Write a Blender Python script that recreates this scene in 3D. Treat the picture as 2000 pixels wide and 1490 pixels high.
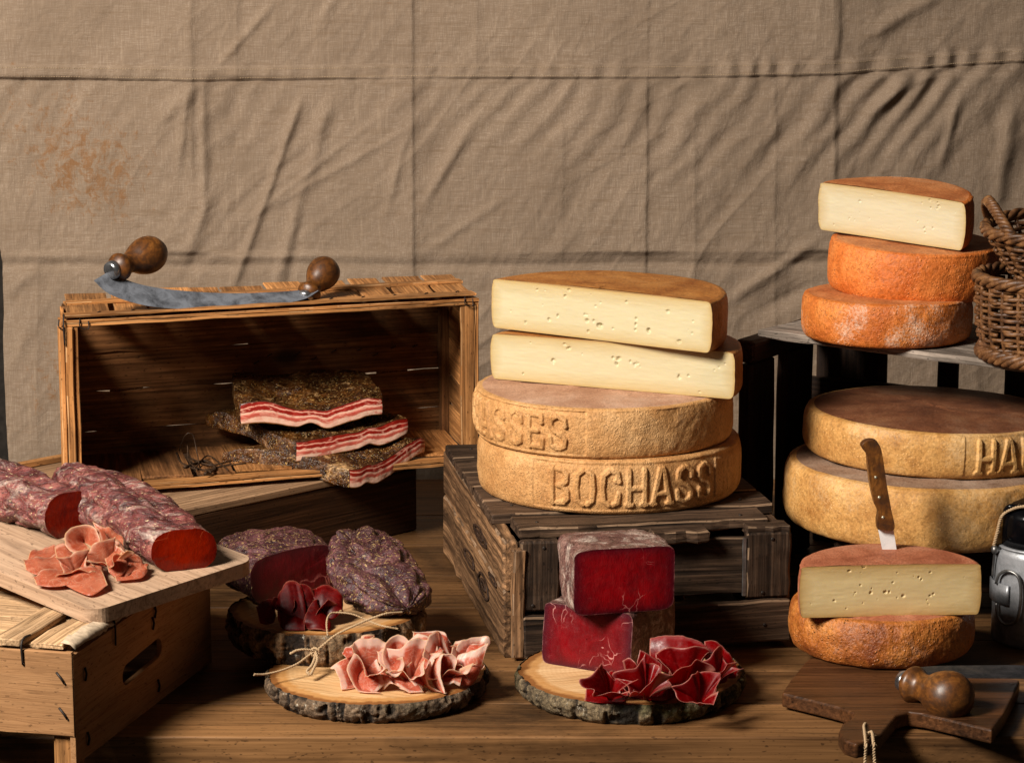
import bpy, math, random
import numpy as np
from mathutils import Vector, Matrix
from mathutils.geometry import tessellate_polygon

# ------------------------------------------------------------------ camera, world, lamps, exposure
for o in list(bpy.data.objects): bpy.data.objects.remove(o)
scene = bpy.context.scene
COL = scene.collection
CAM = np.array([0.0, -2.9, 0.982]); PITCH = math.radians(10.8); FPX = 5000.0
cd = bpy.data.cameras.new('camera'); cam = bpy.data.objects.new('camera', cd); COL.objects.link(cam)
cam.location = CAM; cam.rotation_euler = (math.radians(90) - PITCH, 0, 0)
cd.sensor_width = 36; cd.lens = 36 * FPX / 2000; cd.clip_start = 0.05; cd.clip_end = 50
scene.camera = cam
w = bpy.data.worlds.new('World'); scene.world = w; w.use_nodes = True
w.node_tree.nodes['Background'].inputs[0].default_value = (1.0, 0.82, 0.66, 1)
w.node_tree.nodes['Background'].inputs[1].default_value = 0.028
def area(name, loc, target, size, power, col):
    l = bpy.data.lights.new(name, 'AREA'); l.shape = 'RECTANGLE'; l.size = size[0]; l.size_y = size[1]
    l.energy = power; l.color = col
    o = bpy.data.objects.new(name, l); COL.objects.link(o); o.location = loc
    o.rotation_euler = (Vector(target) - Vector(loc)).to_track_quat('-Z', 'Y').to_euler()
    return o
area('key_softbox', (-1.85, -1.40, 2.15), (0.0, 0.5, 0.15), (0.75, 0.95), 244, (1.0, 0.925, 0.82))
scene.view_settings.view_transform = 'Standard'; scene.view_settings.look = 'None'
scene.view_settings.exposure = 0.0; scene.view_settings.gamma = 1.0
scene.view_settings.use_curve_mapping = False
scene.render.engine = 'CYCLES'

# ------------------------------------------------------------------ helpers
rnd = random.Random(7)
_f = np.array([0, math.cos(PITCH), -math.sin(PITCH)]); _u = np.array([0, math.sin(PITCH), math.cos(PITCH)]); _r = np.array([1.0, 0, 0])
def P(px, py, y=None, z=None):
    """world point at a given depth y or height z seen in that direction"""
    ray = _f + (px - 1000) / FPX * _r - (py - 745) / FPX * _u
    t = (y - CAM[1]) / ray[1] if y is not None else (z - CAM[2]) / ray[2]
    return CAM + t * ray

def _hash(i, j, k, seed):
    h = (i.astype(np.int64) * 374761393 + j.astype(np.int64) * 668265263 + k.astype(np.int64) * 1274126177 + seed * 362437) & 0xffffffff
    h = ((h ^ (h >> 13)) * 1274126177) & 0xffffffff
    h = ((h ^ (h >> 16)) * 2246822519) & 0xffffffff
    return ((h ^ (h >> 15)) & 0xffffff) / float(0xffffff) * 2 - 1
def vnoise(p, seed=0):
    p = np.asarray(p, float); f = np.floor(p); t = p - f; t = t * t * t * (t * (t * 6 - 15) + 10)
    i, j, k = f[..., 0], f[..., 1], f[..., 2]
    r = 0
    for a in (0, 1):
        wa = t[..., 0] if a else 1 - t[..., 0]
        for b in (0, 1):
            wb = t[..., 1] if b else 1 - t[..., 1]
            for c in (0, 1):
                wc = t[..., 2] if c else 1 - t[..., 2]
                r = r + wa * wb * wc * _hash(i + a, j + b, k + c, seed)
    return r
def fbm(p, scale, octv=4, seed=0, gain=.5):
    p = np.asarray(p, float) * scale; a = 1.0; s = 0; n = 0
    for o in range(octv):
        s = s + a * vnoise(p + 17.3 * o, seed + o); n += a; a *= gain; p = p * 2.03
    return s / n
def sstep(a, b, x):
    t = np.clip((x - a) / (b - a), 0, 1); return t * t * (3 - 2 * t)
def spline(pts, n):
    """Catmull-Rom resample, even in control parameter"""
    p = np.asarray(pts, float); k = len(p)
    if k == 2: return p[0] + (p[1] - p[0]) * np.linspace(0, 1, n)[:, None]
    q = np.vstack([2 * p[0] - p[1], p, 2 * p[-1] - p[-2]])
    d = np.concatenate([[0], np.cumsum(np.linalg.norm(np.diff(p, axis=0), axis=1) + 1e-9)])
    tt = np.interp(np.linspace(0, d[-1], n), d, np.arange(k))
    i = np.minimum(tt.astype(int), k - 2); t = (tt - i)[:, None]
    a, b, c, e = q[i], q[i + 1], q[i + 2], q[i + 3]
    return .5 * (2 * b + (c - a) * t + (2 * a - 5 * b + 4 * c - e) * t ** 2 + (3 * b - a - 3 * c + e) * t ** 3)

def gridF(nu, nv, wrap=False, flip=False):
    """quads of a grid of nu x nv vertices, index u*nv+v"""
    iu = np.arange(nu if wrap else nu - 1); iv = np.arange(nv - 1)
    U, V = np.meshgrid(iu, iv, indexing='ij'); U2 = (U + 1) % nu
    f = np.stack([U * nv + V, U2 * nv + V, U2 * nv + V + 1, U * nv + V + 1], -1).reshape(-1, 4)
    return f[:, ::-1] if flip else f
def mesh_np(name, V, F, mats=(), midx=None, attrs=None, smooth=True):
    V = np.asarray(V, np.float32)
    me = bpy.data.meshes.new(name)
    me.vertices.add(len(V)); me.vertices.foreach_set('co', V.ravel())
    if isinstance(F, np.ndarray):
        n = len(F); k = F.shape[1]
        me.loops.add(n * k); me.loops.foreach_set('vertex_index', F.astype(np.int32).ravel())
        me.polygons.add(n); me.polygons.foreach_set('loop_start', np.arange(0, n * k, k, dtype=np.int32))
        me.polygons.foreach_set('loop_total', np.full(n, k, np.int32))
    else:
        n = len(F); tot = np.array([len(f) for f in F], np.int32)
        me.loops.add(int(tot.sum())); me.loops.foreach_set('vertex_index', np.array([i for f in F for i in f], np.int32))
        me.polygons.add(n); me.polygons.foreach_set('loop_start', np.concatenate([[0], np.cumsum(tot)[:-1]]).astype(np.int32))
        me.polygons.foreach_set('loop_total', tot)
    for m in mats: me.materials.append(m)
    if midx is not None: me.polygons.foreach_set('material_index', np.asarray(midx, np.int32))
    me.polygons.foreach_set('use_smooth', np.full(len(me.polygons), smooth, bool))
    for k_, a in (attrs or {}).items():
        at = me.attributes.new(k_, 'FLOAT', 'POINT'); at.data.foreach_set('value', np.asarray(a, np.float32).ravel())
    me.update(calc_edges=True); me.validate()
    return me
class MB:
    """collects pieces into one mesh"""
    def __init__(s): s.V = []; s.F = []; s.n = 0; s.A = {}
    def add(s, V, F, **attrs):
        V = np.asarray(V, float); s.V.append(V)
        for f in F: s.F.append([int(i) + s.n for i in f])
        for k in attrs: s.A.setdefault(k, []).append(np.broadcast_to(attrs[k], (len(V),)))
        s.n += len(V)
    def mesh(s, name, mat, smooth=True):
        return mesh_np(name, np.vstack(s.V), s.F, [mat], None, {k: np.concatenate(v) for k, v in s.A.items()}, smooth)
def wm(o):
    return o.matrix_basis.copy() if o.parent is None else wm(o.parent) @ o.matrix_parent_inverse @ o.matrix_basis
def tag(o, label=None, cat=None, group=None, kind=None):
    if label: o['label'] = label
    if cat: o['category'] = cat
    if group: o['group'] = group
    if kind: o['kind'] = kind
    return o
def empty(name, loc, label=None, cat=None, group=None, rot=(0, 0, 0), kind=None):
    o = bpy.data.objects.new(name, None); COL.objects.link(o); o.location = [float(v) for v in loc]; o.rotation_euler = rot
    o.empty_display_size = .02
    return tag(o, label, cat, group, kind)
def put(name, me, parent=None, mat4=None, local=False):
    """link a mesh; its vertices are world (or, with local, parent) coordinates unless mat4 places it"""
    o = bpy.data.objects.new(name, me); COL.objects.link(o)
    if mat4 is not None: o.matrix_basis = mat4
    if parent is not None:
        o.parent = parent
        if not local: o.matrix_parent_inverse = wm(parent).inverted()
    return o
def recentre(o, origin):
    """move an unparented mesh object's origin to a world point"""
    origin = Vector([float(v) for v in origin])
    o.data.transform(Matrix.Translation(-origin)); o.location = origin
    return o
def frame(a, b, up=(0, 0, 1)):
    a = Vector(a); b = Vector(b); x = (b - a).normalized(); z = Vector(up); y = z.cross(x).normalized(); z = x.cross(y)
    M = Matrix((x, y, z)).transposed().to_4x4(); M.translation = (a + b) / 2
    return M, (b - a).length
def board_mesh(L, W, T, mat, seed=0, nx=6, wob=.0012, ch=None, edge=None):
    """a sawn board along X with softened, slightly uneven edges"""
    c = ch if ch is not None else min(T, W) * .14
    sec = np.array([(-W/2+c, -T/2), (W/2-c, -T/2), (W/2, -T/2+c), (W/2, T/2-c), (W/2-c, T/2), (-W/2+c, T/2), (-W/2, T/2-c), (-W/2, -T/2+c)])
    xs = np.concatenate([[-L/2], np.linspace(-L/2 + c, L/2 - c, nx), [L/2]])
    V = np.zeros((len(xs), 8, 3))
    for i, x in enumerate(xs):
        k = 1.0 if 0 < i < len(xs) - 1 else 1 - c / max(T, W)
        V[i, :, 0] = x; V[i, :, 1] = sec[:, 0] * k; V[i, :, 2] = sec[:, 1] * (k if 0 < i < len(xs)-1 else (T/2 - c*.7) / (T/2))
    r = np.random.RandomState(seed)
    V[:, :, 1] += (r.randn(len(xs), 1) * wob); V[:, :, 2] += r.randn(len(xs), 1) * wob * .4
    V += r.randn(*V.shape) * wob * .35
    F = [list(f) for f in gridF(8, 1)] if False else []
    n = len(xs)
    for i in range(n - 1):
        for k in range(8):
            F.append([i*8+k, i*8+(k+1) % 8, (i+1)*8+(k+1) % 8, (i+1)*8+k][::-1])
    F.append(list(range(8))[::1]); F.append([(n-1)*8+k for k in range(8)][::-1])
    F = [f[::-1] for f in F]
    mi = None
    if edge is not None:       # chamfers rubbed pale here and there
        mi = [1 if (fi < (n-1)*8 and (fi % 8) in (1, 3, 5, 7) and r.rand() < .7) else 0 for fi in range(len(F))]
    return mesh_np('board', V.reshape(-1, 3), F, [mat] if edge is None else [mat, edge], mi, smooth=False)
def board(name, parent, a, b, W, T, mat, up=(0, 0, 1), seed=None, **kw):
    M, L = frame(a, b, up)
    return put(name, board_mesh(L, W, T, mat, seed if seed is not None else rnd.randrange(9999), **kw), parent, M)
def tubeV(pts, r, ns=8, cap=True):
    p = np.asarray(pts, float); n = len(p); r = np.broadcast_to(r, (n,))
    t = np.gradient(p, axis=0); t /= np.linalg.norm(t, axis=1)[:, None] + 1e-12
    up = np.array([0.1, 0.2, 1.0]); N = np.zeros_like(p); a = np.cross(t[0], up)
    if np.linalg.norm(a) < 1e-3: a = np.cross(t[0], [1, 0, 0])
    a /= np.linalg.norm(a)
    for i in range(n):
        a = a - t[i] * a.dot(t[i]); a /= np.linalg.norm(a) + 1e-12; N[i] = a
    B = np.cross(t, N); th = np.linspace(0, 2*np.pi, ns, endpoint=False)
    V = p[:, None] + r[:, None, None] * (np.cos(th)[None, :, None] * N[:, None] + np.sin(th)[None, :, None] * B[:, None])
    F = []
    for i in range(n-1):
        for k in range(ns): F.append([i*ns+k, i*ns+(k+1) % ns, (i+1)*ns+(k+1) % ns, (i+1)*ns+k])
    if cap: F.append(list(range(ns))[::-1]); F.append([(n-1)*ns+k for k in range(ns)])
    return V.reshape(-1, 3), F
def tube(name, parent, pts, r, mat, ns=8, n=None):
    pts = spline(pts, n) if n else pts
    m = MB(); m.add(*tubeV(pts, r, ns)); return put(name, m.mesh(name, mat), parent)
def lathe(name, parent, a, b, prof, mat, ns=40, wob=0, seed=0):
    """profile [(t along a->b, radius)] turned about the axis a->b"""
    a = np.asarray(a, float); b = np.asarray(b, float); d = b - a; t = d / np.linalg.norm(d)
    n1 = np.cross(t, [0.13, .31, .9]); n1 /= np.linalg.norm(n1); n2 = np.cross(t, n1)
    pr = np.asarray(prof, float); th = np.linspace(0, 2*np.pi, ns, endpoint=False)
    V = (a + pr[:, :1] * d)[:, None] + pr[:, 1][:, None, None] * (np.cos(th)[None, :, None] * n1 + np.sin(th)[None, :, None] * n2)
    V = V.reshape(-1, 3)
    if wob: V = V + (fbm(V, 60, 3, seed)[:, None] * wob) * np.array([1, 1, 1])
    F = [list(f) for f in gridF(ns, 1)] if False else []
    n = len(pr)
    for i in range(n-1):
        for k in range(ns): F.append([i*ns+k, i*ns+(k+1) % ns, (i+1)*ns+(k+1) % ns, (i+1)*ns+k])
    F.append(list(range(ns))[::-1]); F.append([(n-1)*ns+k for k in range(ns)])
    return put(name, mesh_np(name, V, F, [mat]), parent)
def smooth_prof(pts, n=40):
    return [tuple(v) for v in np.maximum(spline(pts, n), [[-9, 0.0004]])]
def extrude(name, parent, outer, T, mat, holes=(), M=None, bevel=0, smooth=False):
    """2D outline (local x,y) with holes, extruded from z=0 down to -T"""
    loops = [list(outer)] + [list(h) for h in holes]
    tri = tessellate_polygon([[Vector((p[0], p[1], 0)) for p in l] for l in loops])
    flat = [p for l in loops for p in l]; n = len(flat)
    V = [(p[0], p[1], 0) for p in flat] + [(p[0], p[1], -T) for p in flat]
    F = []
    for t in tri:
        a, b, c = [flat[i] for i in t]
        up = (b[0]-a[0])*(c[1]-a[1]) - (b[1]-a[1])*(c[0]-a[0]) > 0
        t = list(t) if up else list(t)[::-1]
        F.append(t); F.append([i + n for i in t][::-1])
    s = 0
    for li, l in enumerate(loops):
        k = len(l); area2 = sum(l[i][0]*l[(i+1) % k][1] - l[(i+1) % k][0]*l[i][1] for i in range(k))
        for i in range(k):
            q = [s+i, s+(i+1) % k, s+(i+1) % k+n, s+i+n]
            ccw = (area2 > 0) == (li == 0)
            F.append(q[::-1] if ccw else q)
        s += k
    o = put(name, mesh_np(name, V, F, [mat], smooth=False), parent, M)
    if bevel:
        b = o.modifiers.new('bevel', 'BEVEL'); b.width = bevel; b.segments = 3; b.limit_method = 'ANGLE'
    return o
# ------------------------------------------------------------------ materials
class Mat:
    def __init__(s, name):
        s.m = bpy.data.materials.new(name); s.m.use_nodes = True; s.t = s.m.node_tree; s.N = s.t.nodes
        s.b = s.N['Principled BSDF']; s._obj = None
    def n(s, typ, ins=None, **props):
        nd = s.N.new('ShaderNode' + typ)
        for k, v in props.items(): setattr(nd, k, v)
        for k, v in (ins or {}).items():
            if v is None: continue
            if hasattr(v, 'is_output'): s.t.links.new(v, nd.inputs[k])
            else: nd.inputs[k].default_value = v
        return nd
    def obj(s):
        if s._obj is None: s._obj = s.n('TexCoord').outputs['Object']
        return s._obj
    def attr(s, name): return s.n('Attribute', attribute_name=name).outputs['Fac']
    def rand(s): return s.n('ObjectInfo').outputs['Random']
    def rcoord(s, k=7.0):
        """object coordinates shifted by a random amount for each object"""
        r = s.n('Math', {0: s.rand(), 1: k}, operation='MULTIPLY').outputs[0]
        c = s.n('CombineXYZ', {0: r, 1: r, 2: r}).outputs[0]
        return s.n('VectorMath', {0: s.obj(), 1: c}, operation='ADD').outputs[0]
    def map(s, v, scale=(1, 1, 1), rot=(0, 0, 0), loc=(0, 0, 0)):
        return s.n('Mapping', {'Vector': v, 'Scale': scale, 'Rotation': rot, 'Location': loc}).outputs[0]
    def noise(s, scale, det=4, rough=.55, v=None, dist=0):
        return s.n('TexNoise', {'Vector': v if v is not None else s.obj(), 'Scale': scale, 'Detail': det, 'Roughness': rough, 'Distortion': dist}).outputs['Fac']
    def vor(s, scale, v=None, feature='F1', out='Distance', rand=1):
        return s.n('TexVoronoi', {'Vector': v if v is not None else s.obj(), 'Scale': scale, 'Randomness': rand}, feature=feature).outputs[out]
    def ramp(s, f, stops, interp='LINEAR'):
        nd = s.n('ValToRGB', {'Fac': f}); cr = nd.color_ramp; cr.interpolation = interp
        while len(cr.elements) < len(stops): cr.elements.new(.5)
        for e, (p, c) in zip(cr.elements, stops):
            e.position = p; e.color = (c, c, c, 1) if not isinstance(c, (tuple, list)) else (*c, 1)
        return nd.outputs[0]
    def mix(s, f, a, b, blend='MIX'):
        nd = s.n('Mix', data_type='RGBA', blend_type=blend)
        for i, v in ((0, f), (6, a), (7, b)):
            if hasattr(v, 'is_output'): s.t.links.new(v, nd.inputs[i])
            else: nd.inputs[i].default_value = v if i == 0 else (*v, 1) if len(v) == 3 else v
        return nd.outputs[2]
    def math(s, op, a, b=0.0, clamp=False):
        return s.n('Math', {0: a, 1: b}, operation=op, use_clamp=clamp).outputs[0]
    def bump(s, h, strength, dist, normal=None):
        return s.n('Bump', {'Height': h, 'Strength': strength, 'Distance': dist, 'Normal': normal}).outputs[0]
    def out(s, color, rough=.6, normal=None, spec=.4, sss=0, sssr=(1, .4, .25), sscale=.004, metal=0, coat=0, sheen=0, sat=1.08, hue=.5):
        if hasattr(color, 'is_output'):
            color = s.n('Gamma', {'Color': s.n('HueSaturation', {'Color': color, 'Saturation': sat, 'Hue': hue}).outputs[0], 'Gamma': 1.10}).outputs[0]
        for k, v in (('Base Color', color), ('Roughness', rough), ('Specular IOR Level', spec), ('Metallic', metal), ('Coat Weight', coat), ('Sheen Weight', sheen)):
            if hasattr(v, 'is_output'): s.t.links.new(v, s.b.inputs[k])
            elif k == 'Base Color': s.b.inputs[k].default_value = (*v, 1)
            else: s.b.inputs[k].default_value = v
        if sss:
            s.b.inputs['Subsurface Weight'].default_value = sss; s.b.inputs['Subsurface Radius'].default_value = sssr; s.b.inputs['Subsurface Scale'].default_value = sscale
        if normal is not None: s.t.links.new(normal, s.b.inputs['Normal'])
        return s.m

def wood(name, light, mid, dark, grain=1.0, rough=.65, dirt=.5, dirtcol=(.05, .035, .025), knots=0, bump=.5, spec=.3, fine=.5, dirtscale=9, gc=.55, sat=1.03, hue=.497):
    """sawn wood, grain along the board's own X"""
    m = Mat(name); c = m.rcoord(11)
    big = m.noise(5*grain, 3, .5, m.map(c, (.35, 3.2, 3.2)), 1.6)
    rings = m.noise(15*grain, 5, .6, m.map(c, (.18, 4.0, 4.0)), 2.2)
    finen = m.noise(60*grain, 4, .65, m.map(c, (.10, 5.5, 5.5)))
    col = m.ramp(big, [(.28, dark), (.5, mid), (.72, light)])
    band = m.ramp(rings, [(.34, tuple(.55*v for v in dark)), (.47, mid), (.53, light), (.64, tuple(.8*v for v in mid))])
    col = m.mix(.55, col, band)
    col = m.mix(fine, col, m.ramp(finen, [(.3, tuple(.4*v for v in dark)), (.55, mid), (.75, tuple(min(1, 1.15*v) for v in light))]), 'MIX')
    d = m.ramp(m.noise(dirtscale, 6, .68, m.map(c, (.5, 1, 1)), .6), [(.46, 0.0), (.68, 1.0)])
    col = m.mix(m.math('MULTIPLY', d, dirt), col, dirtcol)
    if knots:
        k = m.vor(knots, m.map(c, (.5, 1, 1)))
        kk = m.ramp(k, [(.04, 1.0), (.10, .0)])
        col = m.mix(m.math('MULTIPLY', kk, .85), col, tuple(.25*v for v in dark))
    tone = m.math('ADD', m.math('MULTIPLY', m.rand(), .5), .75)
    col = m.mix(1.0, col, m.n('CombineXYZ', {0: tone, 1: tone, 2: tone}).outputs[0], 'MULTIPLY')
    specks = m.ramp(m.noise(240, 2, .5, m.map(c, (.5, 1.3, 1.3))), [(.30, 1.0), (.36, 0.0)])
    col = m.mix(m.math('MULTIPLY', specks, .6), col, tuple(.35*v for v in dark))
    gr = m.math('MULTIPLY', m.ramp(finen, [(.32, .58), (.68, 1.28)]), m.ramp(rings, [(.36, .72), (.5, 1.0), (.62, 1.12)]))
    col = m.mix(gc, col, m.n('CombineXYZ', {0: gr, 1: gr, 2: gr}).outputs[0], 'MULTIPLY')
    h = m.math('ADD', m.math('MULTIPLY', finen, .7), m.math('MULTIPLY', rings, .6))
    nrm = m.bump(h, bump, .0016)
    r = m.math('ADD', m.math('MULTIPLY', finen, .25), rough - .12)
    return m.out(col, r, nrm, spec * .45, sat=sat, hue=hue)

W_TABLE = wood('table_wood', (.27, .15, .066), (.17, .09, .038), (.066, .032, .014), .45, .5, .85, (.016, .010, .006), 0, .45, .4, .3, 5, .25)
W_EDGE = wood('table_edge_wood', (.42, .235, .10), (.30, .16, .063), (.14, .07, .027), .8, .55, .4, (.04, .025, .015))
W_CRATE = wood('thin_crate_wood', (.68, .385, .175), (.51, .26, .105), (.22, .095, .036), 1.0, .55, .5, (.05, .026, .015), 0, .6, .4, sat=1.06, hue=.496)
W_CRATE_IN = wood('shaded_crate_wood', (.36, .185, .08), (.23, .112, .047), (.09, .042, .019), .7, .65, .8, (.022, .013, .008), 6, .55, .25, .5, 6)  # crate wood with the shade of the interior put into its colour
W_PALE = wood('pale_slat_wood', (.64, .46, .29), (.52, .345, .195), (.27, .16, .08), .9, .65, .4, (.12, .075, .045), 0, .55)
W_FIBRE = wood('fibreboard', (.45, .265, .135), (.39, .22, .108), (.27, .145, .068), 2.2, .75, .4, (.12, .065, .032), 0, .35, .2, .15, 6, .0)
W_POST = wood('orange_post_wood', (.56, .31, .13), (.45, .235, .095), (.25, .12, .05), 1.2, .6, .25)
W_BOARD = wood('beech_board_wood', (.50, .36, .25), (.40, .275, .185), (.25, .16, .10), .7, .5, .4, (.17, .125, .10), 0, .25, .35, .2, 7, .12)
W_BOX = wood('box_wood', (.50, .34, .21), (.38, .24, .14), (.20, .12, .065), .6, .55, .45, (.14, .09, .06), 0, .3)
W_BOXD = wood('shaded_box_wood', (.12, .058, .027), (.075, .036, .017), (.032, .015, .008), .7, .6, .4)  # box wood painted dark for the shade on its sides
W_DARK = wood('weathered_shaded_wood', (.155, .10, .064), (.074, .046, .029), (.015, .010, .007), .6, .65, .75, (.008, .006, .005), 7, 1.1, .35, .5, 9, .9)  # weathered wood, the shade on the crate front put into its albedo
W_DARKS = wood('weathered_lit_wood', (.42, .255, .135), (.20, .115, .06), (.03, .017, .011), .5, .6, .6, (.012, .008, .006), 5, 1.2, .4, .6, 9, .9)  # lighter copy of the weathered wood, painted for the lit left side
W_BLACK = wood('blackened_wood', (.085, .05, .033), (.05, .029, .019), (.02, .012, .008), .8, .6, .5, (.012, .009, .007), 0, .6, .4)
W_GREY = wood('grey_plank_wood', (.56, .48, .41), (.36, .30, .25), (.10, .08, .065), .7, .7, .6, (.06, .05, .04), 0, .8)
W_PADDLE = wood('paddle_wood', (.13, .06, .025), (.08, .036, .015), (.032, .014, .007), .7, .42, .6, (.018, .011, .007), 0, .35, .45)
E_DARK = wood('worn_dark_edge', (.38, .27, .18), (.22, .145, .09), (.07, .043, .027), 1.2, .7, .6, (.03, .02, .014))
E_CRATE = wood('worn_crate_edge', (.70, .46, .25), (.55, .32, .15), (.12, .055, .022), 1.4, .6, .6, (.05, .026, .014))
def handle_wood():
    m = Mat('turned_handle_wood'); c = m.obj()
    a = m.noise(28, 6, .7, None, .8); b = m.noise(140, 3, .6, m.map(c, (1, .35, 1)))
    col = m.ramp(a, [(.3, (.035, .014, .006)), (.5, (.14, .058, .02)), (.68, (.27, .125, .045))])
    col = m.mix(m.ramp(b, [(.42, .55), (.55, 0.0)]), col, (.04, .018, .008))
    return m.out(col, m.ramp(a, [(.3, .55), (.7, .3)]), m.bump(b, .25, .001), .5)
W_HANDLE = handle_wood()

def linen():
    m = Mat('stained_linen'); c = m.obj()
    # object coordinates: x across, z up, metres
    wx = m.noise(900, 2, .6, m.map(c, (1, 1, .035))); wz = m.noise(900, 2, .6, m.map(c, (.03, 1, 1)))
    weave = m.math('ADD', wx, wz)
    slub = m.noise(150, 3, .6, m.map(c, (.06, 1, 1)))
    slubv = m.noise(150, 3, .6, m.map(c, (1, 1, .06)))
    broad = m.noise(4.5, 4, .6)
    col = m.ramp(broad, [(.3, (.30, .228, .172)), (.7, (.365, .28, .21))])
    col = m.mix(m.ramp(weave, [(.8, .0), (1.2, .55)]), col, (.205, .14, .09))
    col = m.mix(m.ramp(slub, [(.52, 0.0), (.75, .5)]), col, (.20, .134, .083))
    col = m.mix(m.ramp(slubv, [(.55, 0.0), (.8, .4)]), col, (.41, .31, .222))
    # rust stains, denser towards one patch on the left
    def patch(x, z, r):
        d = m.n('VectorMath', {0: m.map(c, (1, 0, 1)), 1: (x, 0, z)}, operation='DISTANCE').outputs['Value']
        return m.ramp(m.math('DIVIDE', d, r), [(0, 1.0), (1, 0.0)])
    st = m.noise(55, 9, .80, m.map(c, (1, 1, .8)), .5)
    p = m.math('ADD', patch(-.70, .50, .14), m.math('MULTIPLY', patch(-.80, .59, .20), .75))
    p = m.math('ADD', p, m.math('MULTIPLY', patch(-.76, .14, .16), .9))
    p = m.math('MINIMUM', p, 1.0)
    thr = m.math('SUBTRACT', m.math('ADD', st, m.math('MULTIPLY', p, .235)), .665)
    s1 = m.math('MULTIPLY', thr, 8.0, True)
    col = m.mix(m.math('MULTIPLY', s1, .75), col, (.24, .105, .028))
    st2 = m.noise(34, 6, .72, m.map(c, (.25, 1, 1)))
    col = m.mix(m.ramp(st2, [(.69, 0.0), (.76, .5)]), col, (.22, .10, .035))
    soil = m.noise(7, 5, .62, m.map(c, (1, 1, .6)), .5)
    col = m.mix(m.ramp(soil, [(.42, 0.0), (.72, .40)]), col, (.20, .145, .10))
    fl = m.noise(300, 2, .5)
    col = m.mix(m.ramp(fl, [(.72, 0.0), (.78, .45)]), col, (.16, .09, .04))
    crump = m.noise(22, 6, .62, None, .8)
    n1 = m.bump(crump, .30, .009)
    n2 = m.bump(weave, .35, .0012, n1)
    return m.out(col, .95, n2, .05, sat=.95)
LINEN = linen()
def plain(name, col, rough=.5, spec=.4, metal=0, nscale=60, amt=.3, bump=.2):
    m = Mat(name); a = m.noise(nscale, 5, .6)
    c = m.mix(m.ramp(a, [(.35, 0.0), (.7, 1.0)]), tuple(v*(1-amt) for v in col), tuple(min(1, v*(1+amt)) for v in col))
    return m.out(c, m.ramp(a, [(.3, max(0, rough-.1)), (.7, min(1, rough+.12))]), m.bump(a, bump, .001), spec, metal=metal)
WALL = plain('dark_wall', (.035, .03, .026), .9, .1)
STAPLE = plain('rusty_staple', (.03, .022, .018), .55, .4, .4)
THREAD = plain('pale_thread', (.42, .32, .22), .9, .1)
def steel(name, base, dark, rough, metal=.85):
    m = Mat(name); a = m.noise(34, 7, .7, None, .4); b = m.noise(260, 3, .6, m.map(m.obj(), (.2, 1, 1)))
    f = m.ramp(a, [(.36, 0.0), (.60, 1.0)])
    col = m.mix(f, dark, base)
    return m.out(col, m.mix(f, (rough+.2,)*3, (rough,)*3), m.bump(b, .15, .0006), .5, metal=metal)
BLADE = steel('worn_blade_steel', (.25, .265, .30), (.07, .074, .085), .40, .35)
BLADE_DARK = steel('dark_blade_steel', (.12, .125, .14), (.03, .032, .036), .42)
BLADE_BRIGHT = steel('bright_blade_steel', (.85, .85, .85), (.7, .7, .7), .38, .1)  # near-white and barely metallic: the blade's bright reflection painted as colour
ALU = steel('scratched_aluminium', (.52, .53, .56), (.24, .245, .255), .38, .6)
FERRULE = plain('ferrule_metal', (.35, .35, .36), .3, .5, .9)
BRASS = plain('pale_rivet', (.62, .60, .48), .35, .5, .7)
BLACKCAP = plain('black_cap', (.004, .004, .005), .20, .16, 0, 40, .3, .02)
WIRE = plain('grey_wire', (.24, .235, .23), .35, .5, .8)
def twine_mat():
    m = Mat('hemp_twine'); a = m.noise(500, 3, .6); b = m.noise(90, 3, .6)
    return m.out(m.mix(a, (.30, .205, .12), (.55, .42, .29)), .9, m.bump(a, .5, .0008), .15)
TWINE = twine_mat()
DARKTWINE = plain('dark_herb_twine', (.05, .028, .015), .6, .3, 0, 200, .5)
def wicker():
    m = Mat('brown_wicker'); c = m.obj(); a = m.noise(55, 5, .65); b = m.noise(25, 2, .5)
    col = m.ramp(a, [(.3, (.035, .017, .009)), (.5, (.14, .068, .031)), (.7, (.30, .165, .082))])
    col = m.mix(m.ramp(b, [(.5, 0.0), (.7, .5)]), col, (.12, .062, .04))
    return m.out(col, .5, m.bump(m.noise(300, 3), .4, .001), .4)
WICKER = wicker()

# -------- cheese
def paste(name, col, edgecol):
    m = Mat(name); e = m.attr('edge'); a = m.noise(14, 4, .6); b = m.noise(120, 4, .6)
    c = m.mix(m.ramp(a, [(.3, 0.0), (.7, 1.0)]), tuple(v*.95 for v in col), col)
    c = m.mix(m.ramp(e, [(0.0, .95), (.09, .5), (.40, 0.0)]), c, edgecol)
    c = m.mix(m.ramp(e, [(0.0, .9), (.014, 0.0)]), c, (.32, .165, .055))
    return m.out(c, .48, m.bump(m.math('ADD', b, m.math('MULTIPLY', a, 2.0)), .22, .0012), .35, .25, (1, .7, .3), .006, sat=.92)
PASTE = paste('cream_cheese_paste', (.57, .49, .30), (.46, .30, .09))
PASTE_Y = paste('yellow_cheese_paste', (.66, .495, .24), (.45, .255, .06))
PASTE_W = paste('pale_cheese_paste', (.62, .54, .365), (.48, .33, .12))
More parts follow.
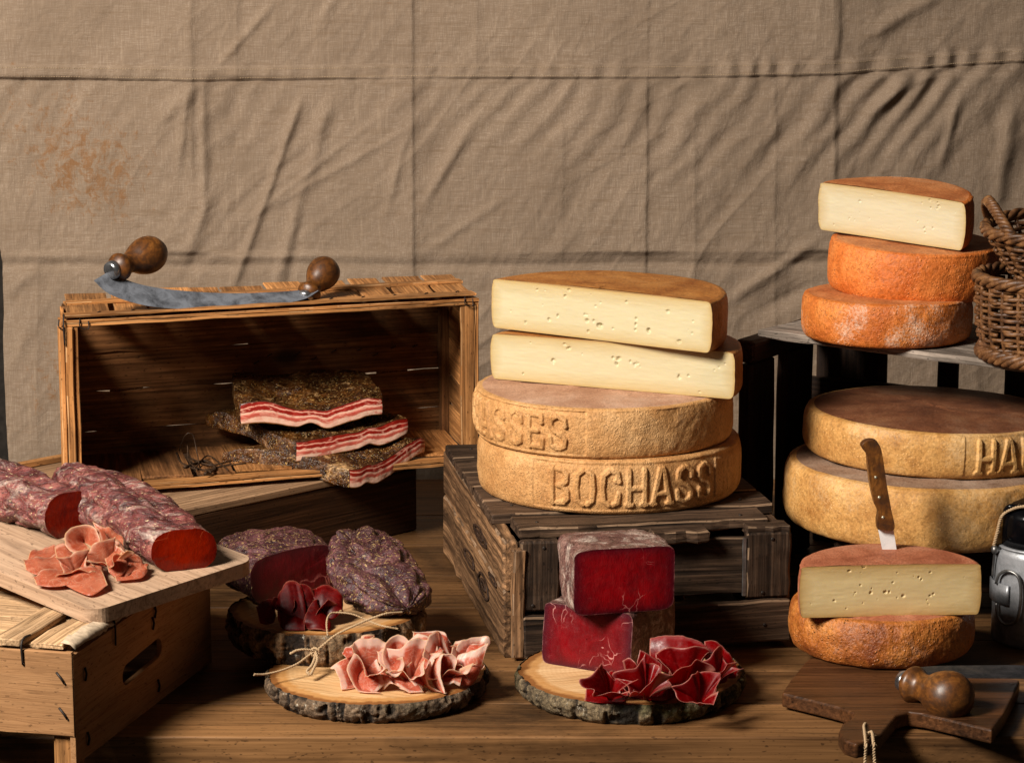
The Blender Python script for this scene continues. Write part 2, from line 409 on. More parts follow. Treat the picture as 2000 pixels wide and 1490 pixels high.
def rind(name, light, mid, dark, pimple, pscale, bloom=None, bl=(.0, .0), spec=.35, rough=.6, dry=.35):
    """washed rind with pimples; bloom is a dusty white growth"""
    m = Mat(name); a = m.noise(16, 6, .65, None, .4); b = m.noise(pscale, 4, .6); v = m.vor(pscale*1.1)
    f = m.noise(pscale*1.9, 3, .65)
    col = m.ramp(a, [(.30, dark), (.5, mid), (.70, light)])
    spots = m.ramp(v, [(.05, 1.0), (.32, 0.0)])
    sparse = m.ramp(m.noise(34, 3, .6), [(.45, 0.0), (.62, 1.0)])
    spots = m.math('MULTIPLY', spots, sparse)
    col = m.mix(m.math('MULTIPLY', spots, .55), col, tuple(min(1, .08 + 1.35*x) for x in light))
    col = m.mix(m.ramp(b, [(.32, .32), (.48, 0.0)]), col, tuple(.6*x for x in dark))
    col = m.mix(m.ramp(f, [(.62, 0.0), (.76, dry)]), col, tuple(min(1, .25+1.2*x) for x in light))
    gr = m.math('MULTIPLY', m.ramp(f, [(.34, .84), (.66, 1.14)]), m.ramp(b, [(.34, .88), (.62, 1.08)]))
    col = m.mix(1.0, col, m.n('CombineXYZ', {0: gr, 1: gr, 2: gr}).outputs[0], 'MULTIPLY')
    if bloom:
        g = m.math('ADD', m.math('MULTIPLY', m.noise(9, 5, .65, None, .5), .8), m.math('MULTIPLY', m.noise(pscale*1.5, 3, .7), .35))
        col = m.mix(m.ramp(g, [(bl[0], 0.0), (bl[1], .75)]), col, bloom)
    h = m.math('ADD', m.math('ADD', m.math('MULTIPLY', b, .35), m.math('MULTIPLY', f, .22)), m.math('MULTIPLY', spots, .40))
    return m.out(col, m.ramp(f, [(.3, rough-.14), (.7, rough+.15)]), m.bump(h, min(1, pimple), .0028 + .003 * pimple), spec, sat=1.03, hue=.495)
R_GOLD = rind('golden_rind', (.66, .42, .20), (.56, .325, .135), (.41, .21, .075), .8, 280, (.68, .48, .30), (.66, .88), .3, .55, .2)
R_GOLDTOP = rind('pinkish_cloth_rind', (.54, .345, .235), (.44, .26, .165), (.32, .17, .10), .5, 330, (.62, .46, .36), (.58, .80), .25, .75)
R_HALF = rind('brown_gold_rind', (.52, .26, .08), (.40, .18, .048), (.25, .092, .022), .5, 240, (.50, .32, .18), (.68, .9), .35, .5, .2)
R_ORANGE = rind('orange_rind', (.70, .285, .085), (.62, .215, .055), (.50, .145, .032), .8, 200, (.74, .48, .30), (.80, .98), .35, .52, .2)
R_ORANGEB = rind('bloomed_orange_rind', (.66, .28, .08), (.57, .205, .05), (.44, .135, .03), .85, 200, (.80, .67, .55), (.60, .76), .35, .52, .2)
R_ORANGETOP = rind('orange_top_rind', (.64, .31, .13), (.52, .22, .08), (.36, .13, .045), .5, 300, (.66, .42, .27), (.66, .88), .3, .65, .2)
R_HAU = rind('ochre_rind', (.66, .425, .175), (.54, .315, .11), (.37, .185, .055), .4, 210, (.72, .54, .32), (.56, .80), .3, .6, .15)
R_HAUTOP = rind('shaded_brown_rind', (.27, .135, .065), (.19, .08, .036), (.10, .038, .017), .4, 280, (.33, .22, .145), (.62, .84), .35, .6)  # brown crust painted darker for the shadow of the planks above
R_LOWTOP = rind('greyish_cloth_rind', (.40, .29, .21), (.30, .20, .135), (.19, .11, .065), .4, 330, (.50, .40, .32), (.58, .80), .25, .75)
R_BROWN = rind('rough_brown_rind', (.58, .27, .075), (.42, .16, .038), (.19, .055, .013), 1.2, 170, (.48, .32, .24), (.64, .82), .45, .45, .25)
R_BROWNTOP = rind('rosy_top_rind', (.50, .235, .135), (.39, .155, .08), (.26, .088, .042), .5, 320, (.56, .35, .25), (.64, .88), .25, .7, .2)

# -------- meat
def cured(name, light, mid, dark, fat, fatlim=(.60, .72), bump=.8, herb=(.35, .24, .10), herblim=(.66, .72), rough=.5, hs=260, aniso=None, fs=26, gr_=(.5, 1.5)):
    m = Mat(name); c = m.obj()
    if aniso: c = m._obj = m.map(c, aniso[1], (0, 0, aniso[0]))
    a = m.noise(20, 7, .68, None, 1.2); b = m.noise(75, 5, .7, None, .8); w_ = m.noise(190, 4, .65)
    col = m.ramp(a, [(.32, dark), (.5, mid), (.66, light)])
    col = m.mix(m.ramp(b, [(.36, .75), (.52, 0.0)]), col, tuple(.45*v for v in dark))
    f = m.noise(fs, 7, .72, m.map(c, (1, 1, 1), (0, 0, 0), (3.1, 1.7, .4)), 1.6)
    col = m.mix(m.ramp(f, [(fatlim[0], 0.0), (fatlim[1], .85)]), col, fat)
    h = m.noise(hs, 3, .6, m.map(c, (1, 1.6, 1), (0, 0, .6)))
    col = m.mix(m.ramp(h, [(herblim[0], 0.0), (herblim[1], .85)]), col, herb)
    gr = m.ramp(m.noise(330, 4, .7), [(.34, gr_[0]), (.66, gr_[1])])
    col = m.mix(1.0, col, m.n('CombineXYZ', {0: gr, 1: gr, 2: gr}).outputs[0], 'MULTIPLY')
    d = m.noise(hs*.8, 2, .5, m.map(c, (1, 1, 1), (0, 0, 0), (9, 4, 2)))
    col = m.mix(m.ramp(d, [(.70, 0.0), (.75, .9)]), col, (.02, .012, .008))
    hh = m.math('ADD', m.math('ADD', a, m.math('MULTIPLY', b, .7)), m.math('MULTIPLY', w_, .25))
    return m.out(col, m.ramp(b, [(.3, rough-.15), (.7, rough+.2)]), m.bump(hh, bump, .005), .5)
M_LOIN = cured('loin_skin', (.30, .12, .10), (.15, .044, .041), (.045, .011, .011), (.56, .47, .41), (.52, .74), 1.0, (.52, .42, .26), (.62, .68), .46, 230, (math.radians(-128), (.5, 1.2, 1.2)), 24, (.62, 1.4))
M_BEEFSKIN = cured('dark_beef_skin', (.17, .075, .078), (.085, .031, .035), (.026, .009, .011), (.30, .20, .18), (.58, .74), 1.0, (.45, .32, .15), (.58, .66), .40, 230)  # pale fat colour and herb flakes also paint the sparkle of the skin
M_BLOCKSKIN = cured('mouldy_beef_skin', (.27, .17, .14), (.17, .09, .075), (.08, .03, .028), (.52, .44, .38), (.50, .68), .6, (.35, .26, .18), (.70, .78), .6)
M_CRUST = cured('herb_crust', (.17, .075, .026), (.07, .029, .011), (.018, .008, .004), (.66, .43, .23), (.57, .70), 1.0, (.55, .36, .15), (.62, .68), .26, 220)
def cutmeat(name, core, rim, dark, vein, veinamt=.8, vscale=18, lim=(.022, .0), rough=.38, speck=.35):
    m = Mat(name); e = m.attr('edge'); c = m.obj()
    a = m.noise(30, 5, .6, None, .6); fib = m.noise(170, 4, .7, m.map(c, (1, 1, .5)))
    col = m.ramp(a, [(.3, dark), (.6, core)])
    col = m.mix(m.ramp(e, [(0.0, 1.0), (.22, .25), (.45, 0.0)]), col, rim)
    dv = m.n('VectorMath', {0: c, 1: m.n('VectorMath', {0: m.n('TexNoise', {'Vector': c, 'Scale': 26.0, 'Detail': 3.0}).outputs['Color'], 1: (.05, .05, .05)}, operation='MULTIPLY').outputs[0]}, operation='ADD').outputs[0]
    v = m.vor(vscale, dv, 'DISTANCE_TO_EDGE')
    gate = m.ramp(m.noise(17, 3, .6, m.map(c, (1, 1, 1), (0, 0, 0), (5.2, 2.2, 7.7))), [(.52, 0.0), (.62, 1.0)])
    ve = m.math('MULTIPLY', m.ramp(v, [(lim[1], 1.0), (lim[0], 0.0)]), gate)
    col = m.mix(m.math('MULTIPLY', ve, veinamt), col, vein)
    col = m.mix(m.ramp(fib, [(.60, 0.0), (.78, speck)]), col, vein)
    col = m.mix(m.math('MULTIPLY', m.ramp(e, [(0.0, .8), (.02, .0)]), m.ramp(m.noise(60, 4, .6), [(.42, 0.0), (.6, 1.0)])), col, tuple(.6*v for v in vein))
    return m.out(col, m.ramp(fib, [(.3, rough-.1), (.7, rough+.15)]), m.bump(m.math('ADD', fib, a), .5, .0016), .28, .15, (1, .25, .15), .004)
M_LOINCUT = cutmeat('loin_cut', (.215, .018, .007), (.12, .010, .005), (.12, .008, .004), (.50, .16, .10), .45, 26, (.022, 0), .24, .06)
M_BEEFCUT = cutmeat('dark_beef_cut', (.115, .013, .015), (.055, .010, .012), (.065, .008, .009), (.46, .18, .16), .85, 26, (.04, .008), .40, .10)
M_BLOCKCUT = cutmeat('red_beef_cut', (.23, .010, .013), (.06, .007, .012), (.12, .005, .008), (.58, .26, .24), .6, 34, (.016, .0), .42, .10)
M_BLOCKCUT2 = cutmeat('marbled_beef_cut', (.20, .016, .020), (.055, .009, .016), (.12, .009, .012), (.66, .36, .33), .85, 34, (.024, .002), .42, .05)
def baconcut():
    m = Mat('bacon_cut'); c = m.obj(); t = m.attr('t')
    n1 = m.noise(22, 4, .6, None, .4); n2 = m.noise(110, 4, .65)
    n3 = m.noise(13, 3, .5); n4 = m.noise(45, 4, .6, m.map(c, (1, 1, 3)), .8)
    tt = m.math('ADD', t, m.math('ADD', m.math('MULTIPLY', m.math('SUBTRACT', n3, .5), .46), m.math('ADD', m.math('MULTIPLY', m.math('SUBTRACT', n1, .5), .24), m.math('MULTIPLY', m.math('SUBTRACT', n2, .5), .12))))
    fat = (.72, .49, .39); fat2 = (.68, .37, .29); red = (.27, .032, .026); pink = (.45, .135, .10)
    col = m.ramp(tt, [(.0, fat), (.27, fat), (.33, pink), (.45, (.50, .13, .105)), (.49, fat2), (.57, fat), (.61, red), (.76, red), (.79, fat2), (.82, fat2), (.86, red), (1.0, (.22, .025, .02))])
    col = m.mix(m.ramp(n4, [(.56, 0.0), (.64, .75)]), col, fat2)
    col = m.mix(m.ramp(n4, [(.36, .6), (.42, 0.0)]), col, (.44, .08, .065))
    col = m.mix(m.ramp(t, [(.03, 1.0), (.075, 0.0)]), col, (.20, .085, .03))
    col = m.mix(m.ramp(t, [(.94, 0.0), (.985, 1.0)]), col, (.06, .022, .012))
    return m.out(col, .36, m.bump(m.math('ADD', n2, n1), .25, .0012), .5, .2, (1, .4, .3), .004)
M_BACONCUT = baconcut()
def slicemat(name, core, dark, fat, fatw, rimcol, veins=.4, gate=(.5, .62), rough=.36):
    m = Mat(name); v = m.attr('v'); ub = m.attr('ub'); c = m.rcoord(5)
    a = m.noise(34, 5, .62, c, .8); b = m.noise(150, 4, .7, c)
    col = m.ramp(a, [(.3, dark), (.65, core)])
    fn = m.noise(24, 3, .6, c, .5)
    f = m.math('ADD', v, m.math('MULTIPLY', m.math('SUBTRACT', fn, .5), .5))
    col = m.mix(m.ramp(f, [(1-fatw-.10, 0.0), (1-fatw, .9)]), col, fat)
    vv = m.ramp(m.noise(40, 5, .6, m.map(c, (1, 1, 1), (0, 0, 0), (2, 5, 1)), 2.0), [(.47, 0.0), (.5, veins), (.53, 0.0)])
    col = m.mix(vv, col, fat)
    edge = m.math('MAXIMUM', m.ramp(v, [(.965, 0.0), (.985, 1.0)]), m.math('MAXIMUM', m.ramp(ub, [(.965, 0.0), (.985, 1.0)]), m.ramp(ub, [(.015, 1.0), (.035, 0.0)])))
    col = m.mix(edge, col, rimcol)
    mat = m.out(col, m.ramp(b, [(.3, rough-.08), (.7, rough+.18)]), m.bump(m.math('ADD', b, a), .2, .001), .32, .3, (1, .35, .22), .004)
    # thin meat lets light through
    tr = m.n('BsdfTranslucent', {'Color': col}); mx = m.n('MixShader', {0: .5, 1: m.b.outputs[0], 2: tr.outputs[0]})
    m.t.links.new(mx.outputs[0], m.N['Material Output'].inputs[0])
    return mat
S_HAM = slicemat('ham_slice', (.72, .27, .185), (.52, .125, .082), (.88, .66, .57), .16, (.80, .55, .40), .4, rough=.3)
S_BEEF = slicemat('dried_beef_slice', (.33, .020, .022), (.18, .008, .010), (.42, .11, .11), .015, (.55, .24, .20), .28, rough=.3)
S_BEEFD = slicemat('dark_beef_slice', (.19, .012, .012), (.09, .005, .006), (.32, .07, .06), .015, (.38, .13, .10), .28, rough=.4)
S_LOIN = slicemat('loin_slice', (.64, .26, .17), (.42, .11, .065), (.76, .46, .35), .05, (.66, .42, .27), .45, rough=.3)

# -------- log slices
def logface(name, light, mid, dark, rot):
    m = Mat(name); rad = m.attr('rad'); c = m.map(m.obj(), (1, 1, 1), (0, 0, rot))
    g = m.noise(80, 4, .65, m.map(c, (.12, 3, 1))); g2 = m.noise(26, 3, .6, m.map(c, (.2, 2.5, 1)), .6); bl = m.noise(9, 4, .6)
    ring = m.n('TexWave', {'Vector': m.obj(), 'Scale': 55.0, 'Distortion': 3.0, 'Detail': 3.0, 'Detail Scale': 2.0}, wave_type='RINGS', rings_direction='Z').outputs['Fac']
    col = m.ramp(g2, [(.3, mid), (.65, light)])
    col = m.mix(m.ramp(g, [(.38, .6), (.5, 0.0)]), col, dark)
    col = m.mix(m.math('MULTIPLY', ring, .14), col, dark)
    col = m.mix(m.ramp(bl, [(.5, 0.0), (.75, .35)]), col, mid)
    rr = m.math('ADD', rad, m.math('MULTIPLY', m.math('SUBTRACT', m.noise(30, 4, .6), .5), .10))
    col = m.mix(m.ramp(rr, [(.80, 0.0), (.85, .7)]), col, (.44, .225, .085))
    col = m.mix(m.ramp(rr, [(.905, 0.0), (.945, .9)]), col, (.20, .085, .032))
    return m.out(col, .6, m.bump(m.math('ADD', g, g2), .5, .0012), .3)
L_A = logface('log_face_straw', (.66, .455, .265), (.55, .345, .18), (.32, .18, .085), .35)
L_B = logface('log_face_tan', (.58, .39, .23), (.47, .29, .155), (.25, .14, .07), -1.0)
L_C = logface('log_face_pale', (.70, .50, .30), (.58, .37, .20), (.36, .205, .10), -.25)
def barkmat(name, light, mid, dark, moss):
    m = Mat(name); a = m.noise(45, 6, .7, None, .6); b = m.noise(150, 4, .7); l = m.noise(90, 5, .75)
    hgt = m.attr('h')
    col = m.ramp(hgt, [(.15, dark), (.45, mid), (.85, light)])
    col = m.mix(m.ramp(a, [(.35, .7), (.55, 0.0)]), col, dark)
    col = m.mix(m.ramp(m.noise(20, 4, .6), [(.52, 0.0), (.66, .6)]), col, moss)
    col = m.mix(m.ramp(l, [(.62, 0.0), (.68, .85)]), col, (.40, .37, .31))
    gr = m.ramp(m.noise(260, 4, .75), [(.34, .4), (.66, 1.7)])
    col = m.mix(1.0, col, m.n('CombineXYZ', {0: gr, 1: gr, 2: gr}).outputs[0], 'MULTIPLY')
    return m.out(col, .8, m.bump(m.math('ADD', a, m.math('MULTIPLY', b, .5)), 1.0, .004), .25)
B_A = barkmat('grey_bark', (.15, .105, .07), (.07, .047, .031), (.016, .011, .008), (.075, .06, .038))
B_B = barkmat('brown_bark', (.23, .15, .09), (.105, .066, .04), (.022, .014, .010), (.12, .09, .055))
B_C = barkmat('mossy_bark', (.165, .125, .078), (.08, .058, .037), (.018, .014, .010), (.075, .08, .032))
# ------------------------------------------------------------------ the setting: table and backdrop
table = empty('table', (0, .7, -.03), kind='structure')
ys = [0.0, .128, .263, .40, .56, .73, .91, 1.10, 1.36]
for i in range(len(ys) - 1):
    yc = (ys[i] + ys[i+1]) / 2 + .001
    board('plank', table, (-1.25, yc, -.02), (1.25, yc, -.02), ys[i+1] - ys[i] - .0015, .04, W_TABLE, seed=i, nx=30, wob=.0004, ch=.002)
board('front_rail', table, (-1.25, .018, -.085), (1.25, .018, -.085), .03, .088, W_EDGE, seed=40, nx=20, wob=.0003, ch=.003)

BY = 1.46
def backdrop():
    nx, nz = 860, 540
    x = np.linspace(-1.02, 1.02, nx); z = np.linspace(-.16, .90, nz)
    X, Z = np.meshgrid(x, z, indexing='ij')
    # picture-like coordinates, only to lay the creases out
    k = FPX / 4.45
    def toworld(px, py):
        p = P(px, py, y=BY); return p[0], p[2]
    Hh = np.zeros_like(X)
    p3 = np.stack([X, Z, 0 * X], -1)
    Hh += .010 * fbm(p3, 2.2, 3, 3) - .13 * np.clip(X - .05, 0, 2) ** 2
    Hh += .0022 * fbm(p3 * [1, .7, 1], 14, 4, 5)
    def rel(px0, py0, px1, py1, wob=.004, seed=1):
        a = np.array(toworld(px0, py0)); b = np.array(toworld(px1, py1)); d = b - a; L = np.linalg.norm(d); t = d / L; n = np.array([-t[1], t[0]])
        s = (X - a[0]) * t[0] + (Z - a[1]) * t[1]; q = (X - a[0]) * n[0] + (Z - a[1]) * n[1]
        q = q + wob * fbm(np.stack([s * 1.0, 0*s, 0*s], -1), 5, 3, seed)
        env = sstep(-.03, .05, s) * sstep(L + .03, L - .05, s)
        return q, env, s, L
    def ridge(px0, py0, px1, py1, amp, wd, **kw):
        q, env, s, L = rel(px0, py0, px1, py1, **kw); return amp * np.exp(-(q / wd) ** 2) * env
    def crease(px0, py0, px1, py1, amp, wd, **kw):
        """sharp fold line: cloth slopes up to it on one side and drops on the other"""
        q, env, s, L = rel(px0, py0, px1, py1, **kw)
        return amp * np.where(q > 0, np.exp(-q / wd), np.exp(q / (wd * .12))) * env
    # pressed panels: each folded rectangle leans its own way
    H2 = np.zeros_like(X)
    kx = [toworld(v_, 400)[0] for v_ in (-150, 75, 375, 462, 640, 806, 812, 930, 1100, 1262, 1266, 1358, 1516, 1632, 1640, 1780, 1900, 2100)]
    for zr, sd in (((-9, toworld(0, 495)[1]), 5), ((toworld(0, 495)[1], toworld(0, 152)[1]), 6), ((toworld(0, 152)[1], 9), 8)):
        rs = np.random.RandomState(sd); hv = rs.uniform(-.006, .006, len(kx)); hv[6] = hv[5] - .0022; hv[10] = hv[9] - .001; hv[14] = hv[13] - .002
        H2 += np.interp(X, kx, hv) * sstep(zr[0] - .006, zr[0] + .006, Z) * sstep(zr[1] + .006, zr[1] - .006, Z)
    for an, sc, am, sd in ((.90, (2.2, 22), .0016, 61), (1.15, (4, 55), .0005, 62), (-.5, (3, 30), .0004, 63), (.55, (3.5, 38), .0006, 64)):
        ca, sa = math.cos(an), math.sin(an); L1 = X * ca + Z * sa; L2 = -X * sa + Z * ca
        nn = fbm(np.stack([L1 * sc[0], L2 * sc[1] + 1.2 * fbm(p3, 3, 2, sd), 0*X], -1), 1.0, 3, sd)
        H2 += am * (1 - 2 * np.abs(nn)) * (.5 + .8 * sstep(-.4, .5, fbm(p3, 3.5, 2, sd + 9)))
    def vfold(px, py0, py1, amp, wl, wr, seed):
        xa, za = toworld(px, py0); xb, zb = toworld(px, py1)
        q = X - (xa + (xb - xa) * (Z - za) / (zb - za)) + .0025 * fbm(np.stack([Z, 0*Z, 0*Z], -1), 9, 3, seed)
        env = sstep(zb - .03, zb + .03, Z) * sstep(za + .03, za - .03, Z)
        return amp * np.where(q < 0, np.exp(q / wl), np.exp(-q / wr)) * env
    H2 += vfold(806, -300, 900, .007, .11, .020, 1)
    H2 += vfold(1632, -300, 640, .008, .07, .022, 2)
    H2 += vfold(1262, 160, 620, .0035, .08, .006, 3)
    H2 += vfold(1358, 200, 900, .002, .02, .006, 4)
    H2 += vfold(1516, 160, 900, .0025, .03, .006, 14)
    H2 += vfold(1100, 230, 900, .002, .05, .006, 5)
    H2 += vfold(375, -300, 330, .005, .04, .01, 6)
    H2 += vfold(462, -300, 160, .0035, .05, .007, 7)
    H2 += vfold(930, -200, 140, .0025, .05, .008, 8)
    H2 += vfold(75, 380, 900, .003, .04, .008, 9)
    # horizontal fold about half way down
    zc = toworld(1000, 492)[1] + .004 * fbm(np.stack([X, 0*X, 0*X], -1), 5, 3, 12)
    q = Z - zc
    H2 += .0050 * np.where(q > 0, np.exp(-q / .05), np.exp(q / .012)) * (.45 + .55 * sstep(-.2, .2, X))
    H2 += -.004 * np.exp(-((q + .022) / .009) ** 2)
    # long slanting folds on the left
    H2 += ridge(590, 190, 455, 560, .007, .0075, wob=.002, seed=21)
    H2 += ridge(645, 185, 540, 560, .007, .012, wob=.002, seed=22)
    H2 += ridge(610, 300, 560, 560, -.004, .010, wob=.002, seed=22)
    H2 += ridge(400, 160, 395, 420, .0055, .008, wob=.005, seed=23)
    H2 += ridge(365, 170, 350, 330, .006, .008, wob=.005, seed=24)
    H2 += ridge(300, 250, 400, 150, .005, .018, seed=25)
    H2 += ridge(430, 130, 530, 10, .004, .007, seed=26)
    H2 += ridge(620, 60, 660, -20, .005, .010, seed=26)
    H2 += ridge(920, 240, 830, 400, .006, .010, seed=27)
    H2 += ridge(790, 270, 755, 420, .004, .008, seed=28)
    H2 += ridge(350, 520, 420, 370, .005, .010, wob=.01, seed=29)
    H2 += ridge(470, 440, 740, 230, .0025, .007, seed=30)
    H2 += ridge(540, 400, 800, 250, .0025, .007, seed=31)
    H2 += ridge(830, 490, 1000, 380, .0025, .008, seed=32)
    H2 += ridge(20, 570, 70, 520, .007, .012, seed=33)
    H2 += ridge(60, 620, 30, 700, .004, .010, seed=33)
    # big dent at the right
    H2 += ridge(1430, 590, 1600, 480, .008, .011, wob=.008, seed=34)
    H2 += ridge(1480, 610, 1590, 560, -.008, .016, seed=35)
    H2 += ridge(1700, 70, 1850, -20, .008, .015, wob=.012, seed=36)
    H2 += ridge(1645, 40, 1642, 85, .004, .006, seed=36)
    H2 += ridge(1850, 330, 1880, 200, .006, .009, wob=.012, seed=37)
    H2 += ridge(1960, 420, 1990, 200, .008, .015, wob=.012, seed=38)
    H2 += ridge(1690, 230, 1830, 140, .006, .011, seed=39)
    # drag lines hanging below the hem, slanting down to the left
    hem = lambda xx: np.interp(xx, [toworld(p, 0)[0] for p in (0, 400, 800, 1300, 1640, 1800, 2000)], [toworld(0, v)[1] for v in (153, 158, 153, 153, 148, 138, 128)])
    dz = hem(X) - Z
    ang = (X * .80 - Z * .66)
    ph = ang * 150 + 5.0 * fbm(p3, 5, 3, 44) + 2.0 * fbm(np.stack([X + Z, Z, 0*X], -1), 3, 2, 46)
    env = sstep(0, .015, dz) * np.exp(-(dz / .12) ** 2) * (.25 + .75 * sstep(-.2, .45, X)) * (.35 + .9 * sstep(-.5, .6, fbm(p3, 6, 2, 45)))
    H2 += .0042 * np.sin(ph) * env
    H2 += .0022 * np.sin(ang * 60 + 4 * fbm(p3, 3, 2, 49)) * np.exp(-((dz - .10) / .14) ** 2) * sstep(-.1, .5, X)
    # upper right softly quilted
    H2 += .003 * fbm(np.stack([X * 2.2, Z, 0*X], -1), 9, 3, 47) * sstep(.0, .5, X)
    # puckers along the hem
    H2 += .0040 * np.sin(X * 130 + 6 * fbm(p3 * [1, 0, 0], 6, 2, 48)) * np.exp(-((dz + .012) / .016) ** 2) * (.4 + .6 * sstep(-.2, .8, X))
    H2 += .0026 * (dz < 0) + .0022 * sstep(.0, -.0012, dz) * sstep(-.0235, -.0215, dz)                                   # the upper cloth laps over the lower one
    Hh += H2
    # left edge of the cloth hangs short of the frame lower down
    xe = toworld(6, 600)[0] - .05 * sstep(.36, .5, Z) - .2 * sstep(.45, .6, Z) + .006 * fbm(np.stack([Z, 0*Z, 0*Z], -1), 6, 3, 50)
    X2 = np.maximum(X, xe)
    Y = BY - Hh
    me = mesh_np('linen', np.stack([X2, Y, Z], -1).reshape(-1, 3), gridF(nx, nz), [LINEN])
    root = empty('backdrop', (0, BY, -.16), kind='structure')
    put('cloth', me, root)
    # two rows of stitches along the hem
    m = MB(); rs = np.random.RandomState(3)
    for off in (.004, .0185):
        xx = -.93
        while xx < .97:
            zz = float(hem(np.array([xx]))[0]) + off
            i = np.searchsorted(x, xx); j = min(max(int((zz + .16) / 1.06 * (nz - 1)), 0), nz - 1)
            i = int(np.argmin(np.abs(X2[:, j] - xx)))
            yy = Y[i, j] - .0006; l = .0011; r_ = .00045
            m.add([(xx-l, yy, zz-r_), (xx+l, yy, zz-r_), (xx+l, yy, zz+r_), (xx-l, yy, zz+r_), (xx-l*.7, yy-.0006, zz), (xx+l*.7, yy-.0006, zz)],
                  [[0, 1, 5, 4], [4, 5, 2, 3], [0, 4, 3], [1, 2, 5]])
            xx += .0042
    tag(put('stitching', m.mesh('stitches', THREAD), root), kind='stuff')
    return root
backdrop()
wl = put('wall', mesh_np('wall', [(-1.6, 1.75, -.6), (1.6, 1.75, -.6), (1.6, 1.75, 1.6), (-1.6, 1.75, 1.6), (-1.6, 1.8, -.6), (1.6, 1.8, -.6), (1.6, 1.8, 1.6), (-1.6, 1.8, 1.6)],
    [[0, 1, 2, 3], [7, 6, 5, 4], [0, 3, 7, 4], [1, 5, 6, 2], [3, 2, 6, 7], [0, 4, 5, 1]], [WALL], smooth=False)); tag(wl, kind='structure')

# ------------------------------------------------------------------ cheese
LET = {
 'B': [[(.12, 0), (.12, 1)], [(.36, .98), (.68, .96), (.86, .84), (.84, .64), (.62, .54)], [(.62, .5), (.88, .38), (.9, .16), (.7, .03), (.36, .02)], [(.40, .52), (.62, .52)]],
 'O': [[(.40, .98), (.16, .86), (.10, .5), (.16, .14), (.40, .02)], [(.62, .98), (.86, .86), (.92, .5), (.86, .14), (.62, .02)]],
 'C': [[(.42, .98), (.16, .86), (.10, .5), (.16, .14), (.42, .02)], [(.60, .98), (.82, .92), (.88, .68)], [(.60, .02), (.82, .08), (.88, .34)], [(.74, .70), (.9, .70)]],
 'H': [[(.12, 0), (.12, 1)], [(.88, 0), (.88, 1)], [(.14, .48), (.86, .48)], [(0, .02), (.26, .02)], [(.74, .02), (1, .02)]],
 'A': [[(.04, 0), (.42, 1)], [(.94, 0), (.58, 1)], [(.24, .30), (.74, .30)], [(-.04, .02), (.18, .02)], [(.80, .02), (1.06, .02)]],
 'S': [[(.90, .70), (.86, .88), (.60, .98)], [(.42, .98), (.16, .88), (.12, .68), (.34, .54), (.66, .44), (.88, .30), (.84, .10), (.58, .02)], [(.42, .02), (.14, .10), (.10, .32)]],
 'E': [[(.16, 0), (.16, 1)], [(.36, .98), (.86, .98), (.88, .76)], [(.34, .5), (.66, .5)], [(.36, .02), (.88, .02), (.92, .26)]],
 'U': [[(.12, 1), (.12, .25), (.28, .03), (.46, .02)], [(.88, 1), (.88, .25), (.74, .03), (.58, .02)]],
 'T': [[(.5, 0), (.5, 1)], [(.06, .98), (.94, .98)]],
}
def relief(text, U, Vv, pitch, lw, hw, soft):
    """height field (0..1) of raised letters; U along the wheel and V up, both in metres, text starts at U=0"""
    D = np.full(U.shape, 9.0)
    for i, ch in enumerate(text):
        for pl in LET[ch]:
            for (x0, y0), (x1, y1) in zip(pl[:-1], pl[1:]):
                a = np.array([i * pitch + x0 * lw[0], y0 * lw[1]]); b = np.array([i * pitch + x1 * lw[0], y1 * lw[1]])
                sel = (U > min(a[0], b[0]) - .02) & (U < max(a[0], b[0]) + .02)
                if not sel.any(): continue
                d = b - a; L2 = d @ d
                t = np.clip(((U[sel] - a[0]) * d[0] + (Vv[sel] - a[1]) * d[1]) / L2, 0, 1)
                dd = np.hypot(U[sel] - a[0] - t * d[0], Vv[sel] - a[1] - t * d[1])
                D[sel] = np.minimum(D[sel], dd)
    return sstep(hw + soft, hw - soft, D)
